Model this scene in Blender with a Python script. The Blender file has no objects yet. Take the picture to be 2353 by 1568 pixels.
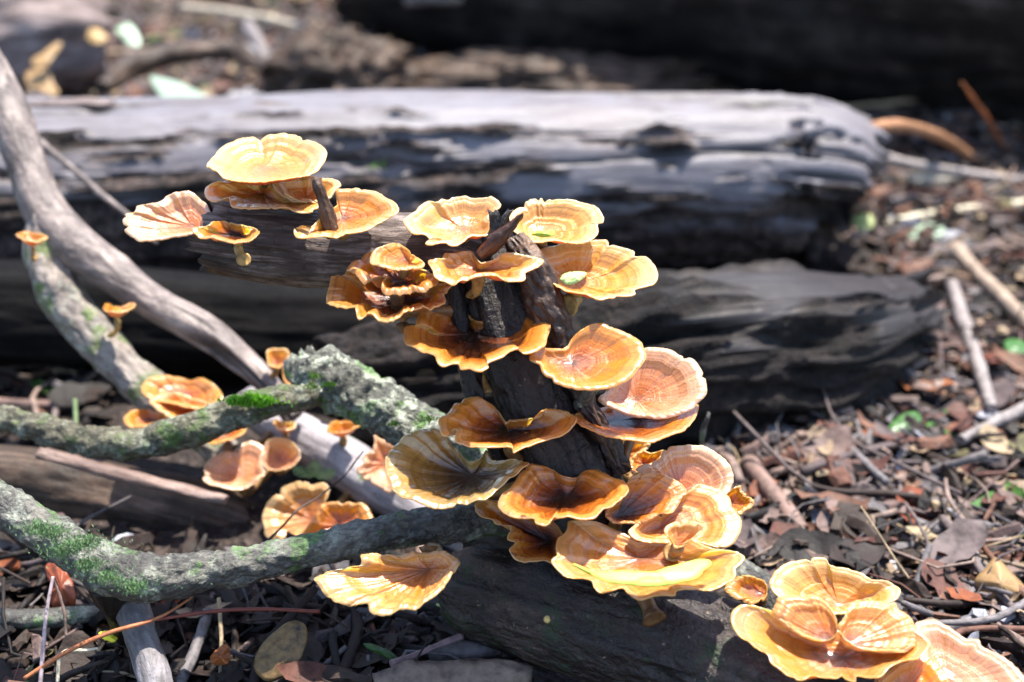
import bpy, math, random
import numpy as np
from mathutils import Vector

random.seed(7)
S = bpy.context.scene
COL = S.collection

# ------------------------------------------------------------------ camera
CAM = np.array([0.0, 0.0, 0.45])
PITCH = math.radians(25.0)
FWD = np.array([0, math.cos(PITCH), -math.sin(PITCH)])
UPV = np.array([0, math.sin(PITCH), math.cos(PITCH)])
RGT = np.array([1.0, 0, 0])
cam_d = bpy.data.cameras.new('camera')
cam = bpy.data.objects.new('camera', cam_d)
COL.objects.link(cam)
cam.location = CAM
cam.rotation_euler = (math.radians(90) - PITCH, 0, 0)
cam_d.sensor_width = 36.0
cam_d.lens = 50.0
cam_d.clip_start = 0.01
cam_d.clip_end = 200
cam_d.dof.use_dof = True
cam_d.dof.focus_distance = 0.685
cam_d.dof.aperture_fstop = 4.8
cam_d.dof.aperture_blades = 7
S.camera = cam

# ------------------------------------------------------------------ light
SUN_TO = np.array([0.22, 0.20, 0.955])
SUN_TO /= np.linalg.norm(SUN_TO)
w = bpy.data.worlds.new('World')
S.world = w
w.use_nodes = True
wn = w.node_tree.nodes
bg = wn['Background']
sky = wn.new('ShaderNodeTexSky')
sky.sky_type = 'NISHITA'
sky.sun_disc = False
sky.sun_elevation = math.asin(SUN_TO[2])
sky.sun_rotation = math.atan2(SUN_TO[0], SUN_TO[1])
w.node_tree.links.new(sky.outputs[0], bg.inputs[0])
bg.inputs[1].default_value = 0.105
sd = bpy.data.lights.new('sun', 'SUN')
sd.energy = 3.3
sd.angle = math.radians(0.5)
sd.color = (1.0, 0.95, 0.87)
sun = bpy.data.objects.new('sun', sd)
COL.objects.link(sun)
sun.rotation_euler = Vector(SUN_TO).to_track_quat('Z', 'Y').to_euler()
S.view_settings.view_transform = 'Standard'
S.view_settings.look = 'None'
S.view_settings.gamma = 1.0
S.view_settings.use_curve_mapping = False
S.view_settings.exposure = 2.0
S.render.engine = 'CYCLES'
S.cycles.use_denoising = True
S.cycles.max_bounces = 8
S.cycles.transparent_max_bounces = 4

# ------------------------------------------------------------------ helpers
PX = 0.72 / 2353.0                       # photo pixel (2353 wide) to view-plane units


def ray(u, v):
    return FWD + (u - 1176.5) * PX * RGT - (v - 784.0) * PX * UPV


def at(u, v, d):
    return CAM + d * ray(u, v)


def on_plane(u, v, p0, n):
    r = ray(u, v)
    return CAM + r * (np.dot(p0 - CAM, n) / np.dot(r, n))


def ground_at(u, v, z=0.0):
    r = ray(u, v)
    return CAM + r * ((z - CAM[2]) / r[2])


def project(p):
    q = np.asarray(p) - CAM
    d = q @ FWD
    return 1176.5 + (q @ RGT) / d / PX, 784 - (q @ UPV) / d / PX, d


def _hash(ix, iy, iz, seed):
    h = (ix * 374761393 + iy * 668265263 + iz * 2147483647 + seed * 1274126177) & 0xffffffff
    h = ((h ^ (h >> 13)) * 1274126177) & 0xffffffff
    h = ((h ^ (h >> 16)) * 2246822519) & 0xffffffff
    return ((h ^ (h >> 15)) & 0xffffff) / float(0xffffff)


def vnoise(p, seed=0):
    p = np.asarray(p, float)
    i = np.floor(p).astype(np.int64)
    f = p - i
    f = f * f * (3 - 2 * f)
    out = 0
    for dx in (0, 1):
        wx = f[..., 0] if dx else 1 - f[..., 0]
        for dy in (0, 1):
            wy = f[..., 1] if dy else 1 - f[..., 1]
            for dz in (0, 1):
                wz = f[..., 2] if dz else 1 - f[..., 2]
                out = out + wx * wy * wz * _hash(i[..., 0] + dx, i[..., 1] + dy, i[..., 2] + dz, seed)
    return out * 2 - 1


def fbm(p, octs=4, seed=0, gain=0.5):
    a, s, t = 1.0, 0, 0
    p = np.asarray(p, float)
    for k in range(octs):
        s = s + a * vnoise(p * (2.03 ** k), seed + k * 17)
        t += a
        a *= gain
    return s / t


def smooth(x, a, b):
    t = np.clip((x - a) / (b - a), 0, 1)
    return t * t * (3 - 2 * t)


def mesh(name, verts, faces, uvs=None, attrs=None, mats=(), mat_idx=None, shade=True):
    me = bpy.data.meshes.new(name)
    me.from_pydata(np.asarray(verts).tolist(), [], faces)
    for m in mats:
        me.materials.append(m)
    if uvs is not None:
        lay = me.uv_layers.new(name='UVMap')
        idx = np.empty(len(me.loops), np.int32)
        me.loops.foreach_get('vertex_index', idx)
        lay.data.foreach_set('uv', np.asarray(uvs, np.float32)[idx].ravel())
    for k, a in (attrs or {}).items():
        at_ = me.attributes.new(k, 'FLOAT', 'POINT')
        at_.data.foreach_set('value', np.asarray(a, np.float32))
    if mat_idx is not None:
        me.polygons.foreach_set('material_index', np.asarray(mat_idx, np.int32))
    if shade:
        me.polygons.foreach_set('use_smooth', np.ones(len(me.polygons), bool))
    me.update()
    return me


def link(name, me, parent=None, loc=None):
    o = bpy.data.objects.new(name, me)
    COL.objects.link(o)
    if parent is not None:
        o.parent = parent
    if loc is not None:
        o.location = loc
    return o


def tag(o, label=None, cat=None, group=None, kind=None):
    if label: o['label'] = label
    if cat: o['category'] = cat
    if group: o['group'] = group
    if kind: o['kind'] = kind
    return o


def empty(name, loc):
    o = bpy.data.objects.new(name, None)
    o.empty_display_size = 0.01
    COL.objects.link(o)
    o.location = loc
    return o


def catmull_closed(pts, M):
    pts = np.asarray(pts, float)
    n = len(pts)
    dense = []
    for i in range(n):
        p0, p1, p2, p3 = pts[i - 1], pts[i], pts[(i + 1) % n], pts[(i + 2) % n]
        t = np.linspace(0, 1, 24, endpoint=False)[:, None]
        dense.append(0.5 * ((2 * p1) + (-p0 + p2) * t + (2 * p0 - 5 * p1 + 4 * p2 - p3) * t * t
                            + (-p0 + 3 * p1 - 3 * p2 + p3) * t ** 3))
    d = np.vstack(dense)
    d = np.vstack([d, d[:1]])
    L = np.r_[0, np.cumsum(np.linalg.norm(np.diff(d, axis=0), axis=1))]
    s = np.linspace(0, L[-1], M, endpoint=False)
    return np.stack([np.interp(s, L, d[:, k]) for k in range(d.shape[1])], 1)


def catmull_open(pts, M):
    pts = np.asarray(pts, float)
    P = np.vstack([2 * pts[0] - pts[1], pts, 2 * pts[-1] - pts[-2]])
    dense = []
    for i in range(1, len(P) - 2):
        p0, p1, p2, p3 = P[i - 1], P[i], P[i + 1], P[i + 2]
        t = np.linspace(0, 1, 24, endpoint=False)[:, None]
        dense.append(0.5 * ((2 * p1) + (-p0 + p2) * t + (2 * p0 - 5 * p1 + 4 * p2 - p3) * t * t
                            + (-p0 + 3 * p1 - 3 * p2 + p3) * t ** 3))
    dense.append(P[-2:-1])
    d = np.vstack(dense)
    L = np.r_[0, np.cumsum(np.linalg.norm(np.diff(d[:, :3], axis=0), axis=1))]
    s = np.linspace(0, L[-1], M)
    return np.stack([np.interp(s, L, d[:, k]) for k in range(d.shape[1])], 1), L[-1]


# ------------------------------------------------------------------ materials
class NT:
    def __init__(self, name):
        self.m = bpy.data.materials.new(name)
        self.m.use_nodes = True
        self.t = self.m.node_tree
        self.b = self.t.nodes['Principled BSDF']

    def n(self, kind, **kw):
        nd = self.t.nodes.new('ShaderNode' + kind)
        for k, v in kw.items():
            setattr(nd, k, v)
        return nd

    def l(self, a, b):
        self.t.links.new(a, b)

    def val(self, sock, v):
        if hasattr(v, 'is_output'):
            self.l(v, sock)
        else:
            sock.default_value = v

    def math(self, op, a, b=0.0, c=0.0, clamp=False):
        nd = self.n('Math', operation=op, use_clamp=clamp)
        self.val(nd.inputs[0], a)
        self.val(nd.inputs[1], b)
        self.val(nd.inputs[2], c)
        return nd.outputs[0]

    def noise(self, vec, scale, detail=3, rough=0.55, dist=0.0, dim='3D', wv=None):
        nd = self.n('TexNoise', noise_dimensions=dim)
        if vec is not None and dim != '1D':
            self.l(vec, nd.inputs['Vector'])
        if wv is not None:
            self.l(wv, nd.inputs['W'])
        nd.inputs['Scale'].default_value = scale
        nd.inputs['Detail'].default_value = detail
        nd.inputs['Roughness'].default_value = rough
        nd.inputs['Distortion'].default_value = dist
        return nd.outputs['Fac']

    def ramp(self, fac, stops, interp='LINEAR'):
        nd = self.n('ValToRGB')
        nd.color_ramp.interpolation = interp
        e = nd.color_ramp.elements
        while len(e) < len(stops):
            e.new(0.5)
        for i, (p, c) in enumerate(stops):
            e[i].position = p
            e[i].color = (c, c, c, 1) if isinstance(c, (int, float)) else (*c, 1)
        self.l(fac, nd.inputs[0])
        return nd.outputs[0]

    def mix(self, fac, a, b, mode='MIX'):
        nd = self.n('Mix', data_type='RGBA', blend_type=mode)
        self.val(nd.inputs[0], fac)
        for s, v in ((nd.inputs[6], a), (nd.inputs[7], b)):
            if isinstance(v, tuple):
                s.default_value = (*v, 1)
            else:
                self.l(v, s)
        return nd.outputs[2]

    def mapping(self, vec, scale):
        nd = self.n('Mapping')
        self.l(vec, nd.inputs['Vector'])
        nd.inputs['Scale'].default_value = scale
        return nd.outputs[0]

    def bump(self, h, strength, dist, prev=None):
        nd = self.n('Bump')
        nd.inputs['Strength'].default_value = strength
        nd.inputs['Distance'].default_value = dist
        self.l(h, nd.inputs['Height'])
        if prev is not None:
            self.l(prev, nd.inputs['Normal'])
        return nd.outputs[0]

    def attr(self, name):
        return self.n('Attribute', attribute_name=name).outputs['Fac']

    def set(self, **kw):
        for k, v in kw.items():
            self.val(self.b.inputs[k.replace('_', ' ')], v)


def cap_material(name, stops, rough=0.22, sss=0.45, speck=0.6, ring=0.35, gloss=0.5):
    q = NT(name)
    tc = q.n('TexCoord')
    sep = q.n('SeparateXYZ')
    q.l(tc.outputs['UV'], sep.inputs[0])
    th = q.math('MULTIPLY', sep.outputs[0], 2 * math.pi)
    s = sep.outputs[1]
    info = q.n('ObjectInfo').outputs['Random']
    rnd = q.math('MULTIPLY', info, 37.0)
    comb = q.n('CombineXYZ')
    q.l(q.math('ADD', q.math('MULTIPLY', q.math('COSINE', th), 1.0), rnd), comb.inputs[0])
    q.l(q.math('SINE', th), comb.inputs[1])
    q.l(q.math('MULTIPLY', s, 0.25), comb.inputs[2])
    pol = comb.outputs[0]
    obj = tc.outputs['Object']
    n1 = q.noise(obj, 45, 3)
    n2 = q.noise(pol, 2.2, 4, 0.6)
    sp = q.math('ADD', s, q.math('MULTIPLY', q.math('SUBTRACT', n1, 0.5), 0.30))
    sp = q.math('ADD', sp, q.math('MULTIPLY', q.math('SUBTRACT', n2, 0.5), 0.25))
    col = q.ramp(sp, stops)
    # growth zones
    wv = q.math('ADD', q.math('MULTIPLY', q.math('ADD', s, q.math('MULTIPLY', q.math('SUBTRACT', n2, 0.5), 0.10)), 11.0), rnd)
    zone = q.noise(None, 1.0, 2.5, 0.6, dim='1D', wv=wv)
    zr = q.ramp(zone, [(0.32, 1 - ring), (0.5, 0.92), (0.68, 1.0)])
    col = q.mix(1.0, col, zr, 'MULTIPLY')
    # radial fibres
    fib = q.noise(pol, 26.0, 4, 0.65)
    fr = q.ramp(fib, [(0.33, (0.50, 0.36, 0.26)), (0.5, (0.95, 0.93, 0.9)), (1, (1, 1, 1))])
    fmask = q.math('SUBTRACT', 1.0, q.math('MULTIPLY', s, 0.75))
    col = q.mix(fmask, col, q.mix(1.0, col, fr, 'MULTIPLY'))
    # specks
    spk = q.noise(obj, 420, 2, 0.6)
    spm = q.math('MULTIPLY', q.ramp(spk, [(0.64, 0.0), (0.72, 1.0)]), q.ramp(n1, [(0.45, 0.0), (0.65, speck)]))
    col = q.mix(spm, col, (0.06, 0.022, 0.01))
    sp2 = q.ramp(q.noise(obj, 130, 2, .6), [(0.70, 0.0), (0.735, 1.0)])
    col = q.mix(q.math('MULTIPLY', sp2, speck * .8), col, (0.035, 0.014, 0.008))
    # pale rim
    rim = q.ramp(s, [(0.975, 0.0), (0.998, 1.0)])
    col = q.mix(q.math('MULTIPLY', rim, 0.35), col, (0.70, 0.36, 0.15))
    q.set(Base_Color=col)
    rr = q.math('ADD', q.math('MULTIPLY', q.noise(obj, 120, 3), 0.35), rough - 0.17)
    q.set(Roughness=rr, Subsurface_Weight=sss, Subsurface_Radius=(1.0, 0.52, 0.14), Subsurface_Scale=0.008,
          Coat_Weight=min(1.0, gloss * 1.3), Coat_Roughness=0.17, Specular_IOR_Level=0.5)
    b = q.bump(fib, 0.5, 0.0007)
    b = q.bump(zone, 0.5, 0.0008, b)
    b = q.bump(q.noise(obj, 260, 3), 0.35, 0.0006, b)
    q.set(Normal=b)
    return q.m


CAPM = {
    'amber': cap_material('amber_cap', [(0.0, (.03, .010, .004)), (.10, (.16, .035, .005)), (.28, (.38, .090, .008)), (.55, (.56, .165, .014)), (.82, (.61, .205, .028)), (1.0, (.62, .24, .06))], ring=.32, sss=.6),
    'cream': cap_material('cream_cap', [(0.0, (.34, .09, .012)), (.16, (.50, .145, .018)), (.40, (.59, .21, .035)), (.66, (.64, .27, .075)), (.85, (.66, .31, .115)), (1.0, (.69, .36, .17))], ring=.16, speck=.4, sss=.5),
    'brown': cap_material('brown_cap', [(0.0, (.005, .003, .003)), (.15, (.010, .004, .003)), (.30, (.085, .018, .004)), (.48, (.27, .065, .008)), (.66, (.47, .135, .013)), (.86, (.58, .19, .030)), (1.0, (.60, .23, .075))], ring=.40, speck=1.0, sss=.6, gloss=.38),
    'pink': cap_material('peach_cap', [(0.0, (.26, .065, .012)), (.15, (.46, .135, .028)), (.40, (.58, .22, .095)), (.75, (.64, .285, .16)), (1.0, (.67, .335, .21))], ring=.16, speck=.4, sss=.5),
    'tan': cap_material('tan_cap', [(0.0, (.14, .034, .005)), (.20, (.43, .115, .013)), (.45, (.57, .185, .022)), (.75, (.63, .235, .050)), (1.0, (.66, .285, .10))], ring=.28, speck=.5, sss=.55),
    'yellow': cap_material('yellow_cap', [(0.0, (.44, .14, .014)), (.20, (.56, .19, .018)), (.45, (.63, .24, .032)), (.70, (.66, .285, .07)), (1.0, (.69, .345, .145))], ring=.16, speck=.3, sss=.5),
    'straw': cap_material('straw_cap', [(0.0, (.012, .009, .006)), (.28, (.05, .028, .010)), (.5, (.20, .11, .025)), (.8, (.34, .19, .050)), (1.0, (.40, .25, .09))], ring=.35, speck=1.0, rough=.12, gloss=1.2, sss=.35),
}


def simple_mat(name, col, rough=0.6, var=0.25, scale=120, bump=0.3, bdist=0.001, sss=0.0, spec=0.4, trans=0.0, stretch=None):
    q = NT(name)
    tc = q.n('TexCoord')
    vec = tc.outputs['Object']
    if stretch:
        vec = q.mapping(tc.outputs['UV'], stretch)
    nz = q.noise(vec, scale, 4, 0.6)
    rnd = q.n('ObjectInfo').outputs['Random']
    c1 = tuple(min(1, c * (1 + var * 1.6)) for c in col)
    c0 = tuple(c * (1 - var * 2.2) if var < .45 else c * .1 for c in col)
    base = q.ramp(nz, [(0.28, c0), (0.5, col), (0.75, c1)])
    hsv = q.n('HueSaturation')
    q.l(base, hsv.inputs['Color'])
    q.l(q.math('ADD', q.math('MULTIPLY', rnd, 0.8), 0.6), hsv.inputs['Value'])
    q.l(q.math('ADD', q.math('MULTIPLY', rnd, 0.03), 0.485), hsv.inputs['Hue'])
    q.set(Base_Color=hsv.outputs[0], Specular_IOR_Level=spec)
    q.set(Roughness=q.math('ADD', q.math('MULTIPLY', nz, 0.4), rough - 0.2))
    if sss:
        q.set(Subsurface_Weight=sss, Subsurface_Radius=(1, .6, .3), Subsurface_Scale=0.003)
    q.set(Normal=q.bump(nz, bump, bdist))
    if trans:
        tr = q.n('BsdfTranslucent')
        q.l(hsv.outputs[0], tr.inputs[0])
        mx = q.n('MixShader')
        mx.inputs[0].default_value = trans
        q.l(q.b.outputs[0], mx.inputs[1])
        q.l(tr.outputs[0], mx.inputs[2])
        q.l(mx.outputs[0], q.t.nodes['Material Output'].inputs[0])
    return q.m


UNDER = simple_mat('cap_underside', (.52, .23, .07), .55, .08, 300, .2, .0004, sss=.5)
STEM = simple_mat('mushroom_stem', (.26, .14, .045), .5, .3, 260, .4, .0006, sss=.2)


def wood_material(name, dark, mid, light, grain=(1, 0.12, 1), gscale=260, rough=0.55, moss=0.0, lichen=0.0,
                  wet=0.4, bumpd=0.0015, mosscol=(.10, .20, .03), fleck=0.0):
    """bark or bare wood; UV in metres round and along the log"""
    q = NT(name)
    tc = q.n('TexCoord')
    uv = q.mapping(tc.outputs['UV'], grain)
    obj = tc.outputs['Object']
    g = q.noise(uv, gscale, 6, 0.65, 0.4)
    big = q.noise(obj, 28, 4, 0.6)
    fine = q.noise(obj, 340, 4, 0.65)
    f = q.math('ADD', q.math('MULTIPLY', g, 0.55), q.math('MULTIPLY', big, 0.45))
    col = q.ramp(f, [(0.34, dark), (0.50, mid), (0.66, light)])
    col = q.mix(q.ramp(fine, [(0.60, 0.0), (0.72, 0.8)]), col, dark)
    rgh = q.math('ADD', q.math('MULTIPLY', fine, 0.5), rough - 0.28)
    if fleck:
        fm = q.ramp(q.noise(obj, 300, 2, .5), [(0.70, 0.0), (0.75, fleck)])
        col = q.mix(fm, col, (.30, .21, .13))
    if lichen:
        lm = q.ramp(q.noise(obj, 70, 5, 0.7), [(0.52, 0.0), (0.60, lichen)])
        lc = q.ramp(fine, [(0.36, (.05, .055, .045)), (0.46, (.26, .28, .21)), (0.6, (.50, .53, .42))])
        col = q.mix(lm, col, lc)
    if moss:
        mn = q.noise(obj, 42, 5, 0.7)
        mm = q.ramp(mn, [(0.60 - moss * .12, 0.0), (0.68 - moss * .12, 0.85)])
        mc = q.ramp(fine, [(0.35, tuple(c * .35 for c in mosscol)), (0.65, mosscol)])
        col = q.mix(mm, col, mc)
    col = q.mix(q.math('MULTIPLY', q.attr('crack'), .8), col, tuple(c * .4 for c in dark))
    q.set(Base_Color=col, Roughness=rgh, Specular_IOR_Level=wet)
    b = q.bump(g, 0.8, bumpd)
    b = q.bump(fine, 0.7, bumpd * 0.6, b)
    q.set(Normal=b)
    return q.m


WET_BARK = wood_material('wet_black_bark', (.003, .002, .002), (.0075, .005, .004), (.030, .017, .011), rough=.45, wet=.45, fleck=.35, bumpd=.003)
TOP_BARK = wood_material('weathered_branch', (.016, .010, .007), (.065, .043, .033), (.27, .21, .18), gscale=420, rough=.6, wet=.3)
MOSSY = wood_material('mossy_lichen_bark', (.012, .012, .011), (.10, .10, .08), (.34, .35, .28), grain=(1, .6, 1), gscale=420, rough=.6, moss=.45, lichen=1.0, wet=.4, bumpd=.003, mosscol=(.10, .22, .035))
MOSSY2 = wood_material('mossy_grey_branch', (.011, .010, .009), (.065, .06, .05), (.20, .185, .15), grain=(1, .6, 1), gscale=380, rough=.45, moss=.40, lichen=.42, wet=.5, bumpd=.003, mosscol=(.10, .20, .05))
GREY_LIMB = wood_material('pale_smooth_limb', (.03, .022, .018), (.15, .118, .105), (.36, .29, .25), grain=(1, .35, 1), gscale=130, rough=.55, wet=.35, bumpd=.002)
LILAC_LOG = wood_material('lilac_grey_log', (.10, .085, .09), (.30, .27, .28), (.48, .43, .43), gscale=200, rough=.55, moss=.1)
BROWN_LOG = wood_material('old_brown_log', (.012, .008, .006), (.045, .028, .018), (.16, .10, .07), gscale=200, rough=.6, wet=.3)
SHADE_LOG = wood_material('shade_toned_log', (.002, .002, .002), (.004, .0035, .0035), (.012, .010, .009), gscale=120, rough=.75, wet=.08)  # near-black tone stands for shade
ROT_LOG = wood_material('rotten_wood', (.03, .022, .019), (.17, .13, .12), (.36, .29, .27), gscale=130, rough=.7, wet=.2)


def barked_log_material(name, woodc, barkc, rough_w=0.5):
    q = NT(name)
    tc = q.n('TexCoord')
    uv = q.mapping(tc.outputs['UV'], (1, .10, 1))
    obj = tc.outputs['Object']
    g = q.noise(uv, 120, 6, 0.65, 0.3)
    fine = q.noise(obj, 190, 5, 0.7)
    med = q.noise(obj, 38, 5, 0.65)
    wc = q.ramp(g, [(0.3, tuple(c * .62 for c in woodc)), (0.5, woodc), (0.7, tuple(min(1, c * 1.15) for c in woodc))])
    wc = q.mix(q.ramp(q.noise(q.mapping(tc.outputs['UV'], (1, .30, 1)), 55, 6, .75), [(0.56, 0.0), (0.66, 0.75)]), wc, tuple(c * k for c, k in zip(woodc, (.36, .30, .27))))
    wc = q.mix(q.ramp(q.noise(q.mapping(tc.outputs['UV'], (1, .6, 1)), 16, 3, .6), [(0.40, 0.55), (0.58, 0.0)]), wc, tuple(c * k for c, k in zip(woodc, (.62, .55, .52))))
    bc = q.ramp(q.math('ADD', q.math('MULTIPLY', fine, .5), q.math('MULTIPLY', med, .5)),
                [(0.40, tuple(c * .15 for c in barkc)), (0.5, barkc), (0.60, tuple(c * 3.2 for c in barkc))])
    m = q.attr('bark')
    q.set(Base_Color=q.mix(q.math('MULTIPLY', q.attr('crack'), .85), q.mix(m, wc, bc), tuple(c * .2 for c in barkc)), Specular_IOR_Level=.28)
    q.set(Roughness=q.math('ADD', q.math('MULTIPLY', m, .25), rough_w))
    b = q.bump(g, .5, .002)
    b = q.bump(q.math('MULTIPLY', q.math('ADD', fine, med), m), 1.0, .008, b)
    q.set(Normal=b)
    return q.m


# ------------------------------------------------------------------ tubes (branches, logs, twigs)
AX = []          # axes of the wood that mushrooms grow on


def tube_verts(path, seg, n, rough=0.0, freq=60.0, seed=0, stretch=0.35, octs=4, flat=1.0, end0=0.0, end1=0.0,
               barkfn=None, bark_t=0.0, knots=(), groove=(), lowamp=.12, crack=0.0, cfreq=.5, cstretch=.10, chip=0.0):
    """path rows: x,y,z,r"""
    P, L = catmull_open(path, n)
    c, r = P[:, :3], P[:, 3]
    T = np.gradient(c, axis=0)
    T /= np.linalg.norm(T, axis=1)[:, None]
    ref = np.array([0, 0, 1.0]) if abs(T[0, 2]) < .85 else np.array([0, -1.0, 0])
    V, UV, BK = [], [], []
    th = np.linspace(0, 2 * math.pi, seg + 1)[:-1]
    dist = np.r_[0, np.cumsum(np.linalg.norm(np.diff(c, axis=0), axis=1))]
    A = np.cross(T, ref)
    A /= np.linalg.norm(A, axis=1)[:, None]
    B = np.cross(A, T)
    cs, sn = np.cos(th - math.pi / 2), np.sin(th - math.pi / 2)
    dirs = A[:, None, :] * cs[None, :, None] + B[:, None, :] * sn[None, :, None] * flat
    mr = float(np.mean(r))
    # noise in cylinder space, stretched along the axis
    qx = cs[None, :] * mr * freq + 0 * dist[:, None]
    qy = sn[None, :] * mr * freq + 0 * dist[:, None]
    qz = dist[:, None] * freq * stretch + 0 * cs[None, :]
    N = fbm(np.stack([qx, qy, qz], -1), octs, seed, 0.55)
    low = fbm(np.stack([qx * .22, qy * .22, qz * .5], -1), 2, seed + 5)
    bk = None
    R = r[:, None] * (1 + lowamp * low) + (rough * N if barkfn is None else 0)
    if barkfn is not None:
        bk = barkfn(th[None, :] + 0 * dist[:, None], dist[:, None] / L + 0 * th[None, :], np.stack([qx, qy, qz], -1))
        R = R + rough * N * (.25 + .75 * bk)
        R = R + bk * (bark_t + rough * 1.2 * fbm(np.stack([qx * 1.7, qy * 1.7, qz * 2.5], -1), 3, seed + 9))
    for (ti, am, wd) in groove:
        wob = ti + .25 * vnoise(np.stack([dist * 9, dist * 0 + seed, dist * 0], -1), seed)[:, None]
        aa = np.abs(np.angle(np.exp(1j * (th[None, :] - wob)))) * mr
        R = R - (bk if bk is not None else 1) * am * np.exp(-(aa / wd) ** 2) * (.5 + .5 * vnoise(np.stack([dist * 6 + 3, dist * 0, dist * 0], -1), seed + 2))[:, None]
    CR = np.zeros((n, seg))
    if crack:
        cn = fbm(np.stack([qx * cfreq, qy * cfreq, qz / max(stretch, .01) * cstretch * cfreq], -1), 3, seed + 51, .6)
        gate = smooth(fbm(np.stack([qx * .3, qy * .3, qz * .5], -1), 2, seed + 52), -.25, .25)
        CR = smooth(.085 - np.abs(cn), 0, .07) * gate
        R = R - crack * CR
    if chip:
        tt = dist[:, None] / L
        cz = fbm(np.stack([qx * .5, qy * .5, qz * 1.6], -1), 4, seed + 57, .65)
        R = R - chip * smooth(tt, .86, 1.0) * smooth(cz, -.05, .12)
    tube_verts.crack = CR
    for (ti, di, am, wd) in knots:
        dd = (dist[:, None] - di * L) ** 2 + (np.angle(np.exp(1j * (th[None, :] - ti))) * mr) ** 2
        R = R + am * np.exp(-dd / (wd * wd))
    # ragged ends: push vertices along the axis
    push = np.zeros((n, seg))
    if end0:
        e = end0 * fbm(np.stack([qx[0] * 1.5, qy[0] * 1.5, qz[0]], -1), 3, seed + 31)
        push[0] += e
        push[1] += e * .8
        push[2] += e * .5
    if end1:
        e = end1 * fbm(np.stack([qx[-1] * 1.5, qy[-1] * 1.5, qz[-1] + 9], -1), 3, seed + 37)
        push[-1] += e
        push[-2] += e * .8
        push[-3] += e * .5
    X = c[:, None, :] + dirs * R[..., None] + T[:, None, :] * push[..., None]
    U = np.stack([np.broadcast_to(th[None, :] * mr, (n, seg)), np.broadcast_to(dist[:, None], (n, seg))], -1)
    return X, U, bk, c, T


def tube(name, path, mat, parent=None, seg=24, n=40, seed=0, attrs=True, cap_in=0.35, **kw):
    X, U, bk, c, T = tube_verts(path, seg, n, seed=seed, **kw)
    n_, s_ = X.shape[:2]
    verts = X.reshape(-1, 3)
    uv = U.reshape(-1, 2)
    faces = []
    for i in range(n_ - 1):
        a = i * s_
        for j in range(s_):
            k = (j + 1) % s_
            faces.append((a + j, a + k, a + s_ + k, a + s_ + j))
    extra, euv = [], []
    base = n_ * s_
    rng = np.random.RandomState(seed + 3)
    for end, row in ((0, 0), (1, n_ - 1)):
        ctr = X[row].mean(0)
        prev = row * s_ + np.arange(s_)
        for q, (sc, dp) in enumerate(((.72, -.10), (.38, -.22))):
            rad = np.linalg.norm(X[row] - ctr, axis=1).mean()
            ring = ctr + (X[row] - ctr) * sc + T[row] * (rad * dp * (1 if end else -1) * cap_in / .35) + rng.randn(s_, 3) * rad * .03
            st = base + len(extra)
            extra.extend(ring)
            euv.extend(U[row] * [1, 1] + [.01 * q, .003 * q])
            for j in range(s_):
                k = (j + 1) % s_
                f = (prev[j], prev[k], st + k, st + j)
                faces.append(f if end else f[::-1])
            prev = st + np.arange(s_)
        ci = base + len(extra)
        extra.append(ctr + T[row] * (-.15 * np.linalg.norm(X[row] - ctr, axis=1).mean() * (1 if end else -1)))
        euv.append(U[row][0])
        for j in range(s_):
            k = (j + 1) % s_
            f = (prev[j], prev[k], ci)
            faces.append(f if end else f[::-1])
    verts = np.vstack([verts, extra])
    uv = np.vstack([uv, euv])
    at_ = {'crack': np.r_[tube_verts.crack.ravel(), np.zeros(len(extra))]}
    if bk is not None:
        at_['bark'] = np.r_[bk.ravel(), np.full(len(extra), .6)]
    o0 = verts[:base].mean(0) if parent is None else np.zeros(3)
    me = mesh(name, verts - o0, [tuple(int(x) for x in f) for f in faces], uv, at_, (mat,))
    return link(name, me, parent, o0 if parent is None else None)


def pxpath(pts):
    """(u, v, depth, radius in photo pixels) -> x,y,z,r"""
    return [(*at(u, v, d), r * PX * d) for (u, v, d, r) in pts]


def gpath(pts, lift=1.0):
    """(u, v, radius px[, extra height]) lying on the ground"""
    out = []
    for p in pts:
        u, v, r = p[:3]
        h = p[3] if len(p) > 3 else 0
        g = ground_at(u, v, h)
        d = project(g)[2]
        rr = r * PX * d
        g = ground_at(u, v, h + rr * lift)
        out.append((*g, rr))
    return out


# ------------------------------------------------------------------ mushrooms
def conv(pts, f):
    k, ou, ov = f
    return [(x * k + ou, y * k + ov) for x, y in pts]


F1 = (1.0, 0.0, 0.0)
R4 = (0.3, 235.3, 282.4)
R5 = (0.3752, 705.9, 411.8)
RB = (0.35, 764.7, 1019.4)
RC = (0.35, 1529.4, 1019.4)
RS = (0.2813, 1235.3, 970.6)
RV = (0.2626, 411.8, 882.4)


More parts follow.
